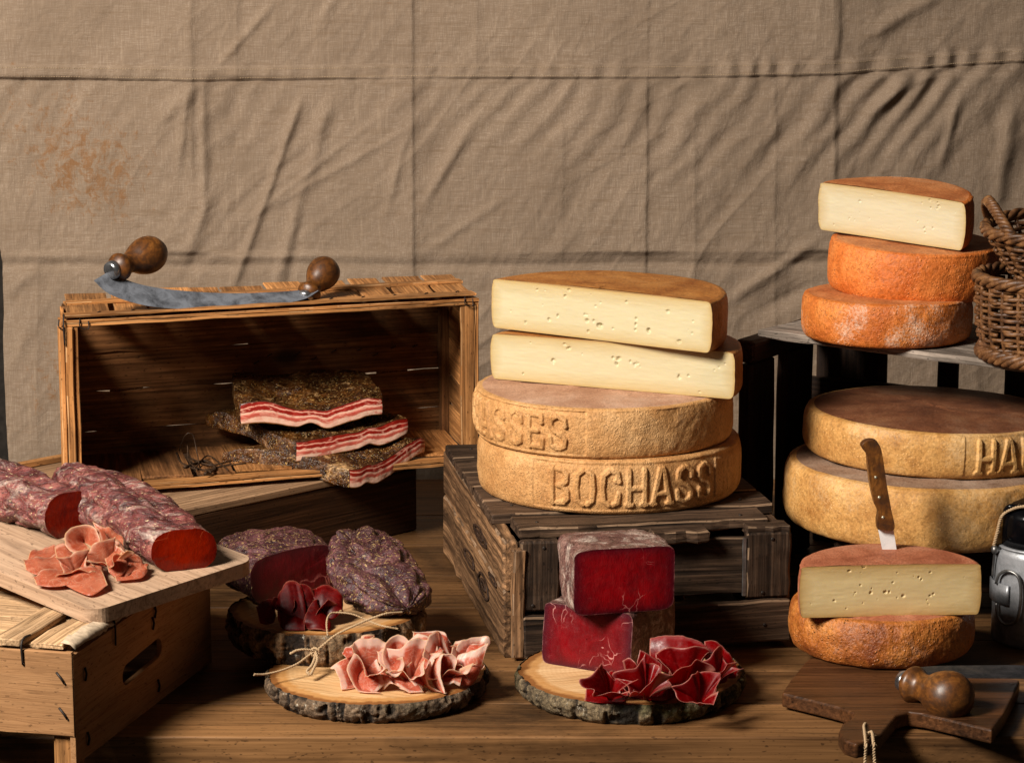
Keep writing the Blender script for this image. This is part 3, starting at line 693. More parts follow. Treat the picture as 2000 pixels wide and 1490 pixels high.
def cheese(name, loc, R, H, rindm, topm, label, group, half=None, rot=(0, 0, 0), edge=.012, kk=3.2, text=None, seed=0, rough=.0008, dome=.0015, holes=0, lip=.0020, hole_r=(.0011, .0026)):
    """a wheel, or a half wheel (half = paste material) whose cut faces its own -Y"""
    root = empty(name, loc, label, 'cheese', group, rot)
    nth = 1500 if text else 420; nz = 72 if text else 44
    th = np.linspace(0, np.pi, nth) if half else np.linspace(0, 2*np.pi, nth, endpoint=False)
    if not half: th = th - np.pi / 2
    tt = np.sin(np.linspace(-np.pi/2, np.pi/2, nz)); tt = .6 * tt + .4 * np.linspace(-1, 1, nz)
    prof = R - edge * (1 - (1 - np.abs(tt) ** kk) ** (1 / kk))
    TH, T = np.meshgrid(th, tt, indexing='ij'); RR = np.broadcast_to(prof, TH.shape).copy(); Zz = (T + 1) / 2 * H
    p = np.stack([R * np.cos(TH), R * np.sin(TH), Zz], -1)
    env = (1 - np.abs(T) ** 6)
    RR += rough * 2.2 * fbm(p, 14, 3, seed) * env + rough * fbm(p, 70, 3, seed + 4)
    RR += lip * np.exp(-((T - .93) / .05) ** 2) * (.6 + .8 * fbm(p, 60, 3, seed + 7))
    Zz = Zz + .0016 * fbm(p, 9, 2, seed + 9) * sstep(.3, 1, T)
    if text:
        s0, txt, p0, p1, lz, lh = text        # start angle from the front, letters, panel from/to, letter base and height
        ang = (TH + np.pi/2); ang = np.where(ang > np.pi, ang - 2*np.pi, ang)      # 0 at the front, growing to the right
        U = (ang - math.radians(s0)) * R; Vv = Zz - lz
        pitch = math.radians(10.9) * R
        rel_ = relief(txt, U, Vv, pitch, (pitch * .80, lh), .0033, .0010)
        pan = sstep(math.radians(p0) - .006, math.radians(p0) + .006, ang) * sstep(math.radians(p1) + .006, math.radians(p1) - .006, ang) * sstep(lz - .008, lz - .0055, Zz) * sstep(lz + lh + .0085, lz + lh + .006, Zz)
        wear = .85 + .5 * fbm(p, 30, 4, seed + 31)
        RR += -.0013 * pan + .0038 * rel_ * pan * wear * (1 - .75 * sstep(math.radians(44), math.radians(54), ang))
    V = np.stack([RR * np.cos(TH), RR * np.sin(TH), Zz], -1)
    put('rind', mesh_np('rind', V.reshape(-1, 3), gridF(nth, nz, wrap=not half), [rindm]), root, local=True)
    # top crust (and an underside to close it)
    def disc(z_edge, ztop, flip, nm):
        nr = 26; rr = np.linspace(1, 0.0 if half else .002, nr) ** .8
        TH2, Q = np.meshgrid(th, rr, indexing='ij')
        ed = V[:, -1] if ztop else V[:, 0]
        e2 = ed[:, None, :2] * Q[..., None]
        zz = ed[:, None, 2] * 1.0 + (dome * (1 - Q ** 2) if ztop else -0.0 * Q)
        p2 = np.concatenate([e2, zz[..., None]], -1)
        if ztop: p2[..., 2] += rough * 1.6 * fbm(p2, 30, 4, seed + 20) * sstep(1, .96, Q)
        return put(nm, mesh_np(nm, p2.reshape(-1, 3), gridF(nth, nr, wrap=not half, flip=flip), [topm]), root, local=True)
    disc(H, True, False, 'top_crust'); disc(0, False, True, 'base_crust')
    if half:
        nx, nc = 430, 96
        zc = (np.interp(np.linspace(0, 1, nc), np.linspace(0, 1, nz), tt) + 1) / 2
        zl = np.interp(np.linspace(0, nz-1, nc), np.arange(nz), V[-1, :, 2]); zr = np.interp(np.linspace(0, nz-1, nc), np.arange(nz), V[0, :, 2])
        xl = np.interp(np.linspace(0, nz-1, nc), np.arange(nz), V[-1, :, 0]); xr = np.interp(np.linspace(0, nz-1, nc), np.arange(nz), V[0, :, 0])
        s = np.linspace(0, 1, nx)[:, None]
        X = xl[None] + (xr - xl)[None] * s; Z = zl[None] + (zr - zl)[None] * s
        Z[:, -1] += dome * (1 - (2 * s[:, 0] - 1) ** 2)
        rs = np.random.RandomState(seed + 90); Y = -.0004 + .0007 * fbm(np.stack([X, 0*X, Z * 2.5], -1), 18, 3, seed)
        Y += .00014 * fbm(np.stack([X, 0*X, Z * 6], -1), 60, 2, seed + 2)
        centres = [(rs.uniform(-.88, .88) * R, rs.uniform(.12, .9) * H) for _ in range(max(3, holes // 4))]
        for h in range(holes):
            if rs.rand() < .55:
                cx, cz = centres[rs.randint(len(centres))]; cx += rs.randn() * .006; cz += rs.randn() * .005
            else: cx, cz = rs.uniform(-.9, .9) * R, rs.uniform(.1, .92) * H
            rr = rs.uniform(*hole_r) * (1.0 if rs.rand() < .6 else (.55 if rs.rand() < .75 else 1.5)); ax = rs.uniform(.8, 1.5)
            d = np.hypot((X - cx) / ax, Z - cz) + .0006 * fbm(np.stack([X, 0*X, Z], -1), 500, 2, h)
            Y += .95 * rr * sstep(rr * 1.25, rr * .55, d)
        ed = np.minimum(np.minimum(X - xl[None], xr[None] - X), np.minimum(Z, zl.max() - Z))
        Y = np.where(ed < .0012, np.minimum(Y, 0), Y)
        put('cut_face', mesh_np('cut', np.stack([X, Y, Z], -1).reshape(-1, 3), gridF(nx, nc), [half], attrs={'edge': np.clip(ed / .05, 0, 1)}), root, local=True)
    return root
G1 = 'cheeses stacked on the dark crate'; G2 = 'orange cheeses stacked on the grey planks'; G3 = 'ochre cheeses in the tall crate'; G4 = 'cheeses stacked on the paddle board'
xx = lambda px, y, z=0.2: float(P(px, 700, y=y)[0])
cheese('cheese_wheel', (.135, .578, .172), .183, .075, R_GOLD, R_GOLDTOP, 'golden cheese wheel embossed BOCHASSES at the bottom of the middle stack', G1, edge=.014, text=(-27.5, 'BOCHASSES', -36, 78, .0135, .048), seed=1)
cheese('cheese_wheel', (.127, .578, .247), .179, .068, R_GOLD, R_GOLDTOP, 'golden embossed cheese wheel second from the bottom of the middle stack', G1, edge=.011, text=(-113.5, 'BOCHASSES', -126, -9.5, .0115, .045), seed=2, rough=.0011)
cheese('half_cheese', (.134, .535, .3165), .180, .064, R_HALF, R_HALF, 'cut half cheese wheel lying directly on the embossed wheels', G1, PASTE, (0, 0, math.radians(-24.8)), edge=.010, seed=3, holes=30)
cheese('half_cheese', (.118, .541, .3830), .175, .069, R_HALF, R_HALF, 'cut half cheese wheel with orange-brown rind on top of the middle stack', G1, PASTE, (math.radians(.6), math.radians(.5), math.radians(-33)), edge=.010, seed=4, holes=36)

cheese('cheese_wheel', (xx(1729, .69)*1.0, .69, .364), .1215, .061, R_ORANGEB, R_ORANGETOP, 'orange cheese wheel dusted white at the bottom of the stack on grey planks', G2, edge=.012, kk=2.6, seed=5, rough=.0012)
cheese('cheese_wheel', (xx(1777, .73), .73, .4245), .123, .071, R_ORANGE, R_ORANGETOP, 'pimply orange cheese wheel in the middle of the stack beside the baskets', G2, rot=(math.radians(2.2), math.radians(1.6), 0), edge=.012, kk=2.6, seed=6, rough=.0012)
cheese('half_cheese', (xx(1731, .70), .70, .4990), .1165, .069, R_ORANGE, R_ORANGETOP, 'cut half cheese with orange-brown rind on top of the right stack', G2, PASTE_W, (math.radians(4.5), math.radians(3.2), math.radians(-36)), edge=.009, kk=2.6, seed=7, holes=26, hole_r=(.0007, .0017))

cheese('cheese_wheel', (xx(1815, .578), .578, .122), .198, .086, R_HAU, R_LOWTOP, 'large ochre cheese wheel with greyish top, lower one in the tall crate', G3, rot=(0, math.radians(.8), 0), edge=.017, kk=2.6, seed=8, rough=.0012)
cheese('cheese_wheel', (xx(1826, .622), .622, .2095), .182, .062, R_HAU, R_HAUTOP, 'ochre cheese wheel with shade-darkened brown top, embossed HAU, upper one in the tall crate', G3, rot=(0, math.radians(1.6), 0), edge=.014, kk=2.6, text=(9.5, 'HAU', 4.2, 46, .0085, .044), seed=9, dome=.004)

cheese('cheese_wheel', (.479, .303, .0235), .1205, .061, R_BROWN, R_BROWNTOP, 'rough brown cheese wheel resting on the dark paddle board', G4, edge=.016, kk=2.3, seed=10, rough=.0016)
cheese('half_cheese', (.4775, .222, .0850), .1165, .066, R_BROWNTOP, R_BROWNTOP, 'yellow cut half cheese with a knife stuck in its top', G4, PASTE_Y, (0, 0, math.radians(4)), edge=.007, kk=2.8, seed=11, holes=30, hole_r=(.0007, .0019))

# ------------------------------------------------------------------ crates
def V3(o, ex, ey, a, b, c): return tuple(np.asarray(o) + np.asarray(ex) * a + np.asarray(ey) * b + np.array([0, 0, c]))
STAPLE_AT = {}
def staple(parent, pts, r=.0012):
    m_ = np.mean(np.asarray(pts, float), axis=0)
    kids = [k for k in parent.children if k.type == 'MESH' and not k.name.startswith('staple')]
    near = min(kids, key=lambda k: min(float(np.linalg.norm(np.array(wm(k) @ Vector(q)) - m_)) for q in [v.co for v in k.data.vertices][::3]))
    tube('staple', near, pts, r, STAPLE, 6)

# open fruit crate standing on its side
def open_crate():
    O = np.array([-.645, .73, .1185]); ex = np.array([.936, .351, 0]); ey = np.array([-.20, .98, 0]); L, D, H = .628, .215, .268
    root = empty('fruit_crate', V3(O, ex, ey, L/2, D/2, 0), 'open thin-wood fruit crate standing on its side with bacon slabs inside', 'crate')
    v = lambda a, b, c: V3(O, ex, ey, a, b, c)
    nrm = tuple(-ey); r = random.Random(5)
    # back boards
    zs = [.006, .050, .112, .172, .250]
    for i in range(4):
        z0, z1 = zs[i], zs[i+1]
        b_ = D-.004 - (.0022 if i % 2 else 0)
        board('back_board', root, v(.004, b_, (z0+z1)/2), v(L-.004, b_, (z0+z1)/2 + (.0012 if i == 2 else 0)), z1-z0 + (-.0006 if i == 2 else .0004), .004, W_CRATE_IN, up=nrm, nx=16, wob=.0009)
    for a in (.10, .32, .53):
        board('back_cleat', root, v(a, D+.003, .008), v(a, D+.003, .25), .05, .005, W_CRATE, up=nrm)
    # end walls, each of four boards running back
    for side, a in ((0, .0035), (1, L-.0035)):
        for i, (z0, z1) in enumerate(((.008, .058), (.060, .104), (.1065, .164), (.166, .248))):
            s = .004 if side and i in (1, 2) else 0
            board('end_board', root, v(a, .012, (z0+z1)/2 - s), v(a, D-.008, (z0+z1)/2 + s*.5), z1-z0-.001, .005, W_CRATE, up=tuple(ex), nx=6, wob=.0007)
    # corner posts and layered front strips
    board('corner_post', root, v(-.004, .010, .002), v(-.004, .010, .250), .016, .007, W_CRATE, edge=E_CRATE, up=tuple(ex), wob=.0006)
    board('corner_post', root, v(.0075, .0, .002), v(.0075, .0, .250), .011, .012, W_CRATE, edge=E_CRATE, up=nrm, wob=.0006)
    board('corner_post', root, v(.0175, .004, .002), v(.0175, .004, .250), .006, .010, W_CRATE, edge=E_CRATE, up=nrm, wob=.0006)
    board('corner_post', root, v(L-.011, .004, .012), v(L-.011, .004, .250), .022, .010, W_CRATE, edge=E_CRATE, up=nrm, wob=.0006)
    board('corner_post', root, v(L+.003, .004, .004), v(L+.003, .004, .250), .006, .013, W_CRATE, edge=E_CRATE, up=nrm, wob=.0006)
    for a in (.012, L-.012):
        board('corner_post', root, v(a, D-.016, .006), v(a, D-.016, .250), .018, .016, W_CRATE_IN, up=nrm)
    # front edge strips, top and bottom
    for c, t, w_ in ((.2525, .0046, .024), (.2578, .0040, .036)):
        board('edge_strip', root, v(-.004, w_/2 - .003, c), v(L+.004, w_/2 - .004, c - .002), w_, t, W_CRATE, edge=E_CRATE, nx=18, wob=.0007)
    for c, t, w_ in ((.0030, .0045, .030), (.0082, .0040, .026)):
        board('edge_strip', root, v(0, w_/2 - .004, c), v(L, w_/2 - .004, c), w_, t, W_CRATE, edge=E_CRATE, nx=18, wob=.0007)
    # roof slats running back, with battens over them
    a = .006
    ws = [.064, .05, .072, .046, .066, .058, .070, .048, .060, .052]
    for i, wd in enumerate(ws):
        if a + wd > L: wd = L - a - .004
        e = r.uniform(-.012, .006)
        board('top_slat', root, v(a + wd/2, .016, .2618), v(a + wd/2 + r.uniform(-.004, .004), D + .004 + e, .2618 + r.uniform(-.001, .002)), wd - .0025, .0032, W_CRATE, edge=E_CRATE, nx=4, wob=.0008)
        a += wd + r.uniform(.0005, .006)
        if a > L - .02: break
    board('batten', root, v(.006, .118, .2662), v(L*.55, .122, .2662), .020, .005, W_CRATE, edge=E_CRATE, nx=10, wob=.0008)
    board('batten', root, v(L*.555, .122, .2665), v(L+.002, .126, .2658), .018, .005, W_CRATE, edge=E_CRATE, nx=8, wob=.0012)
    board('batten', root, v(.0, .010, .2655), v(L, .010, .2645), .026, .004, W_CRATE, edge=E_CRATE, nx=18, wob=.0008)
    # floor slats
    a = .008
    for i, wd in enumerate([.10, .075, .055, .085, .08, .09, .10]):
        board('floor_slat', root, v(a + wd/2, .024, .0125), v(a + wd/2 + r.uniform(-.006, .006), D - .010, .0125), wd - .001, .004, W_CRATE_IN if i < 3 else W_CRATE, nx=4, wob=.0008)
        a += wd + (.009 if i == 1 else .003)
        if a > L - .05: break
    # staples
    for (a, b, c) in ((.03, -.0045, .250), (.0, .0, .250), (L-.01, -.0045, .250)):
        staple(root, spline([v(a-.006, b, c+.012), v(a-.006, b-.002, c), v(a+.006, b-.002, c-.003), v(a+.006, b, c+.008)], 10), .0009)
    staple(root, spline([v(.001, .006, .268), v(.001, .0, .267), v(.0, -.0075, .255), v(.001, -.007, .225)], 10), .0013)
    for i in range(9):
        a = .30 + i * .033 + r.uniform(-.01, .01); c = .150 if i % 3 else .14
        staple(root, [v(a, D-.0065, c), v(a+.006, D-.0085, c+.003), v(a+.008, D-.0065, c+.004)], .0009)
    for i in range(12):
        a = .05 + i*.05; staple(root, [v(a, .010, .2672), v(a+.003, .013, .268), v(a+.006, .017, .2672)], .0009)
    return root
open_crate()

# wooden box under the open crate
def box():
    A = np.array([-.469, .676, 0]); ex = np.array([.70, .714, 0]); ey = np.array([-.714, .70, 0]); H = .113; s0, s1, D = -.30, .46, .40
    root = empty('wooden_box', V3(A, ex, ey, .03, .2, 0), 'low wooden box with rimmed pale top under the open fruit crate', 'box')
    v = lambda a, b, c: V3(A, ex, ey, a, b, c)
    for i in range(4):
        b = D*(i+.5)/4
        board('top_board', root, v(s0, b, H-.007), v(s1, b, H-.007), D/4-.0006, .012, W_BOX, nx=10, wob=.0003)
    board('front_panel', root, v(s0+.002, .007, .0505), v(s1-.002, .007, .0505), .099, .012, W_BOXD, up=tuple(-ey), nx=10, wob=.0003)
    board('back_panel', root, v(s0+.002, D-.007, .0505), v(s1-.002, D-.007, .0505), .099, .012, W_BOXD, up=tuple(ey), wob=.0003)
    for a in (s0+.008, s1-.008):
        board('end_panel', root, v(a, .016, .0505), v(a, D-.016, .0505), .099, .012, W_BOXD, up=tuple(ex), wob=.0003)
    board('rim', root, v(s0, D-.008, H+.004), v(s1*.55, D-.008, H+.004), .014, .010, W_POST, nx=8, wob=.0003)
    return root
box()

# dark crate under the middle stack
def dark_crate():
    O = np.array([-.010, .308, 0]); ex = np.array([.986, .166, 0]); ey = np.array([-.166, .986, 0]); L, D, H = .385, .56, .160
    root = empty('wooden_crate', V3(O, ex, ey, L/2, D/2, 0), 'dark weathered wooden crate under the middle cheese stack', 'crate')
    v = lambda a, b, c: V3(O, ex, ey, a, b, c); fr = tuple(-ey)
    # left side: two wide rough boards, charred marks on them
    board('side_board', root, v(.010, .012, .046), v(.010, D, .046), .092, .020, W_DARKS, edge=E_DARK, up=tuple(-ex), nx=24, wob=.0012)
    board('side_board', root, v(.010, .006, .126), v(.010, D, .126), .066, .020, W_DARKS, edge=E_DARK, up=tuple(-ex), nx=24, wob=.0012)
    for b0, c0, ra, rb, wd in ((.200, .118, .060, .011, .0030), (.205, .117, .036, .006, .0036), (.170, .055, .050, .015, .0026), (.172, .056, .026, .007, .0040), (.09, .085, .034, .005, .0024), (.30, .060, .05, .010, .0026)):
        n = 30; th = np.linspace(0, 2*math.pi, n, endpoint=False); wv = 1 + .22 * fbm(np.stack([np.cos(th), np.sin(th), 0*th + b0*50], -1), 1.5, 2, 5)
        V = []
        for t, q in zip(th, wv):
            for k in (1.0, max(.05, 1 - wd / rb)): V.append(v(-.0006 if c0 > .093 else -.0012, b0 + ra*k*q*math.cos(t), c0 + rb*k*q*math.sin(t)))
        o_ = put('burnt_mark', mesh_np('mark', V, gridF(n, 2, True), [W_BLACK]), root); sm_ = o_.modifiers.new('t', 'SOLIDIFY'); sm_.thickness = .0014; sm_.offset = 0
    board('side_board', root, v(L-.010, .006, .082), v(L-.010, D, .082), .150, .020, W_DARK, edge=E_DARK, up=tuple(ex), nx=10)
    board('corner_post', root, v(.018, -.002, .004), v(.018, -.002, .150), .016, .014, W_DARKS, edge=E_DARK, up=fr, wob=.0016)
    # front: cleats, recessed board, lower slat
    board('cleat', root, v(.046, .004, .066), v(.046, .004, .159), .050, .018, W_DARK, edge=E_DARK, up=fr, seed=3, wob=.001)
    board('cleat', root, v(L-.034, .004, .070), v(L-.034, .004, .158), .060, .020, W_DARK, edge=E_DARK, up=fr, seed=4, wob=.001)
    board('cleat', root, v(.215, .040, .060), v(.215, .040, .159), .066, .018, W_DARK, edge=E_DARK, up=fr, seed=5, wob=.001)
    board('front_board', root, v(.025, .026, .110), v(L-.02, .026, .108), .076, .012, W_DARK, edge=E_DARK, up=fr, seed=6, nx=10, wob=.0005)
    board('front_slat', root, v(.024, -.006, .032), v(L-.004, -.004, .040), .056, .016, W_DARK, edge=E_DARK, up=fr, seed=8, nx=12, wob=.0006)
    board('wire_strip', root, v(L-.066, -.004, .074), v(L-.066, -.004, .152), .005, .003, WIRE, up=fr, wob=.0002)
    # rear and top planks
    board('back_board', root, v(.02, D-.01, .080), v(L-.02, D-.01, .080), .150, .016, W_DARK, edge=E_DARK, up=tuple(ey))
    for i, (b, wd, a0, a1, tz) in enumerate(((.054, .066, .022, L-.028, 0), (.135, .075, .0, L, 0), (.222, .08, .0, L, 0), (.312, .085, .0, L, 0), (.405, .085, .0, L, 0), (.50, .085, .0, L, 0))):
        board('top_plank', root, v(a0, b - (.004 if i == 0 else 0), .1645 + tz), v(a1, b, .1645 + tz), wd, .014, W_DARK, edge=E_DARK, seed=60 + i, nx=14, wob=.0012)
    for k in [k for k in root.children if k.name.split('.')[0] in ('cleat', 'front_slat', 'top_plank')]:
        Mk = wm(k); L_ = max(abs(q.co.x) for q in k.data.vertices); Tk = max(q.co.z for q in k.data.vertices); Wk = max(abs(q.co.y) for q in k.data.vertices)
        for sx in (-.82, .80):
            p0 = Mk @ Vector((L_*sx, Wk*rnd.uniform(-.4, .4), Tk - .002)); p1 = Mk @ Vector((L_*sx, Wk*rnd.uniform(-.4, .4)*0 + (Mk.inverted() @ p0).y, Tk + .0006))
            lathe('nail', k, p0, p1, [(0, .0024), (.8, .0024), (1, .0016)], STAPLE, 10)
    board('block', root, v(.195, .008, .1555), v(.272, .008, .1555), .022, .016, W_DARK, edge=E_DARK, seed=12)
    board('block', root, v(L-.062, .016, .160), v(L-.004, .016, .160), .036, .012, W_DARK, edge=E_DARK, seed=14)
    return root
dark_crate()

# tall crate at the right
def tall_crate():
    root = empty('slatted_crate', (.62, .75, 0), 'tall blackened slatted crate with grey planks on top at the right', 'crate')
    A = P(1470, 655, z=.352); u = np.array([.758, -.652, 0]); vv = np.array([.652, .758, 0])
    def pt(s, t, z): return tuple(np.array([A[0], A[1], 0]) + u*s + vv*t + np.array([0, 0, z]))
    board('top_plank', root, pt(.012, .055, .3575), pt(.62, .055, .3575), .118, .011, W_GREY, seed=21, nx=14)
    board('top_plank', root, pt(.012, .185, .3575), pt(.62, .185, .3575), .118, .011, W_GREY, seed=22, nx=14)
    # front-left end: two posts going back, a rail over them
    e = np.array([.443 - .327, .89 - .70, 0]); e /= np.linalg.norm(e); E0 = np.array([.331, .705, 0])
    en = (-e[1], e[0], 0)
    def ep(s, z): return tuple(E0 + e*s + np.array([0, 0, z]))
    board('post', root, ep(.045, 0), ep(.045, .318), .085, .018, W_BLACK, up=en)
    board('post', root, ep(.176, 0), ep(.176, .318), .090, .018, W_BLACK, up=en)
    board('end_rail', root, ep(0, .337), ep(.25, .337), .030, .034, W_BLACK, up=(0, 0, 1))
    # back slats and rails
    B0 = np.array([.455, .95, 0]); b = np.array([.94, -.342, 0]); bn = (-.342, -.94, 0)
    def bp(s, z): return tuple(B0 + b*s + np.array([0, 0, z]))
    for s0, s1 in ((.012, .12), (.197, .228), (.297, .345), (.36, .45)):
        board('back_slat', root, bp((s0+s1)/2, 0), bp((s0+s1)/2, .348), s1-s0, .014, W_BLACK, up=bn)
    board('back_rail', root, tuple(np.array(bp(0, .232)) + np.array(bn)*.016), tuple(np.array(bp(.52, .212)) + np.array(bn)*.016), .055, .014, W_BLACK, up=bn)
    board('back_rail', root, tuple(np.array(bp(0, .16)) + np.array(bn)*.016), tuple(np.array(bp(.52, .16)) + np.array(bn)*.016), .16, .014, W_BLACK, up=bn)
    # low shelf carrying the two ochre wheels
    board('shelf', root, (.44, .63, .113), (.92, .63, .113), .30, .014, W_BLACK)
    for x_, y_ in ((.50, .53), (.86, .53), (.50, .74), (.86, .74)):
        board('shelf_leg', root, (x_, y_, 0), (x_, y_, .105), .03, .03, W_BLACK, up=(0, -1, 0))
    board('shelf_front', root, (.44, .484, .075), (.92, .484, .075), .06, .012, W_BLACK, up=(0, -1, 0))
    return root
tall_crate()

# low crate in the left foreground
def low_crate():
    N = np.array([-.500, -.100, 0]); s = np.array([.26, .9656, 0]); f = np.array([-.9656, .26, 0]); H = .134
    root = empty('low_crate', (-.66, .15, 0), 'upturned pale slatted crate in the left foreground carrying the cutting board', 'crate')
    v = lambda a, b, c: tuple(N + s*a + f*b + np.array([0, 0, c]))
    # side panel with the hand hole
    M = Matrix((tuple(s) + (0,), (0, 0, 1, 0), tuple(-f) + (0,))).to_3x3().transposed() if False else None
    Mx = Matrix(((s[0], 0, -f[0], N[0]), (s[1], 0, -f[1], N[1]), (0, 1, 0, 0), (0, 0, 0, 1)))
    hole = []
    for cx, t0, t1 in ((.245, -90, 90), (.150, 90, 270)):
        for t in np.linspace(math.radians(t0), math.radians(t1), 9): hole.append((cx + .0125*math.cos(t), .066 + .0125*math.sin(t) + (cx - .2) * .05))
    extrude('side_panel', root, [(.002, .0), (.42, .0), (.42, H-.004), (.21, H-.001), (.002, H-.004)], .007, W_FIBRE, [hole], Mx, .0008)
    board('front_panel', root, v(.004, .001, .083), v(.004, .46, .083), .100, .008, W_FIBRE, up=tuple(-s), nx=12, wob=.0006)
    board('back_panel', root, v(.416, .010, .075), v(.416, .46, .075), .115, .008, W_FIBRE, up=tuple(s))
    board('far_panel', root, v(.012, .455, .070), v(.41, .455, .070), .13, .008, W_FIBRE, up=tuple(f))
    for a, b in ((.020, .018), (.400, .020), (.020, .44), (.400, .44)):
        board('corner_post', root, v(a, b, -.098 if a < .1 else 0.001), v(a, b, .126), .030, .026, W_POST, up=tuple(-s))
    for i, (a, wd) in enumerate(((.058, .082), (.158, .088), (.258, .088), (.356, .082))):
        board('top_slat', root, v(a, .012, H-.0015), v(a, .46, H-.0015), wd, .006, W_PALE, nx=12, wob=.0008)
    board('cleat', root, v(.0, .082, H+.006), v(.415, .076, H+.006), .036, .008, W_PALE, nx=10, wob=.0008)
    board('cleat', root, v(.002, .032, H+.0055), v(.415, .026, H+.0055), .040, .006, W_PALE, nx=10, wob=.0012)
    # torn paper strip along the edge
    mb = MB(); n = 40; rs = np.random.RandomState(2); V = []
    for i in range(n):
        a = .004 + .30*i/(n-1)
        V += [v(a, .014 + .004*rs.rand(), H+.0095 + .003*rs.rand()*(1 if i < 12 else .3)), v(a, .004, H+.007 + .002*rs.rand()), v(a, -.0012 - .0012*rs.rand(), H+.004 - .004*rs.rand())]
    mb.add(V, gridF(n, 3)); o = put('paper_strip', mb.mesh('paper', PAPER), root); o.modifiers.new('solid', 'SOLIDIFY').thickness = .0008
    staple(root, spline([v(.018, .060, H+.0115), v(.006, .062, H+.0112), v(-.0015, .062, H+.004), v(-.0015, .061, H-.018)], 14), .0015)
    for b, c, da, db in ((.020, .110, .010, -.010), (.018, .068, .010, -.014)):
        staple(root, [v(-.001, b, c), v(-.0022, b - .006, c-.006), v(-.001, b-.010, c-.013)], .0014)
    staple(root, spline([v(.115, .014, H+.0095), v(.115, .001, H+.0075), v(.115, -.0022, H), v(.115, -.0022, H-.024)], 12), .0013)
    for a, c in ((.235, .118), (.228, .105), (.40, .112), (.03, .100), (.032, .022), (.24, .022)):
        staple(root, [v(a, -.0015, c+.008), v(a+.002, -.0025, c), v(a, -.0015, c-.008)], .0014)
    return root
PAPER = plain('torn_paper', (.45, .36, .27), .85, .1, 0, 120, .25)
low_crate()
# ------------------------------------------------------------------ log slices
def log_slice(loc, R, T, facem, barkm, label, seed, rough=.006, tilt=(0, 0, 0), squash=1.0):
    root = empty('log_slice', loc, label, 'log slice', 'bark-edged log slices on the table', tilt)
    nt, nz = 460, 26
    th = np.linspace(0, 2*np.pi, nt, endpoint=False); c, s = np.cos(th), np.sin(th)
    out = R * (1 + .035 * fbm(np.stack([c, s, 0*c], -1), 1.3, 3, seed))
    # bark: deep upright plates
    zz = np.linspace(0, 1, nz); TH, Q = np.meshgrid(th, zz, indexing='ij')
    pc = np.stack([np.cos(TH) * R, np.sin(TH) * R, Q * T * .45], -1)
    n1 = fbm(pc * [1, 1, .35], 70, 4, seed + 1, .6) + .35 * fbm(pc * [.5, .5, 3.0], 90, 2, seed + 6); n2 = fbm(pc * [1, 1, 2.2], 130, 3, seed + 2)
    plate = sstep(-.22, .12, n1) ; hgt = .75 * plate + .25 * (n2 * .5 + .5)
    belly = np.sin(np.pi * np.clip(Q, .02, .98)) ** .35
    rr = out[:, None] - rough * 1.1 + rough * (hgt * belly + .15 * n2) - .004 * (1 - Q) * (1 - Q)
    V = np.stack([rr * np.cos(TH) , rr * np.sin(TH) * squash, Q * T + .0006 * n2], -1)
    put('bark', mesh_np('bark', V.reshape(-1, 3), gridF(nt, nz, True), [barkm], attrs={'h': hgt}), root, local=True)
    for top in (True, False):
        nr = 30; q = np.linspace(1, .004, nr); TH2, QQ = np.meshgrid(th, q, indexing='ij')
        e = V[:, -1 if top else 0]
        p = np.concatenate([e[:, None, :2] * QQ[..., None], np.broadcast_to(e[:, None, 2:], QQ.shape + (1,)).copy()], -1)
        p[..., 2] = (T if top else 0) + np.where(QQ > .97, p[..., 2] - (T if top else 0), 0)
        if top: p[..., 2] += -.0016 * sstep(.9, 1, QQ) + .0004 * fbm(p, 50, 3, seed + 8) * (QQ < .95)
        put('wood_face' if top else 'underside', mesh_np('face', p.reshape(-1, 3), gridF(nt, nr, True, flip=not top), [facem], attrs={'rad': QQ}), root, local=True)
    return root
log_slice((-.169, .182, .0005), .143, .0245, L_A, B_A, 'log slice with thick dark bark at the front carrying pink ham', 3, .0095)
log_slice((-.243, .318, .0262), .132, .042, L_B, B_B, 'thick log slice with cracked brown bark behind, carrying dark dried beef', 9, .010)
log_slice((.149, .183, .0005), .148, .0262, L_C, B_C, 'log slice with mossy bark carrying two red beef blocks', 14, .0095)

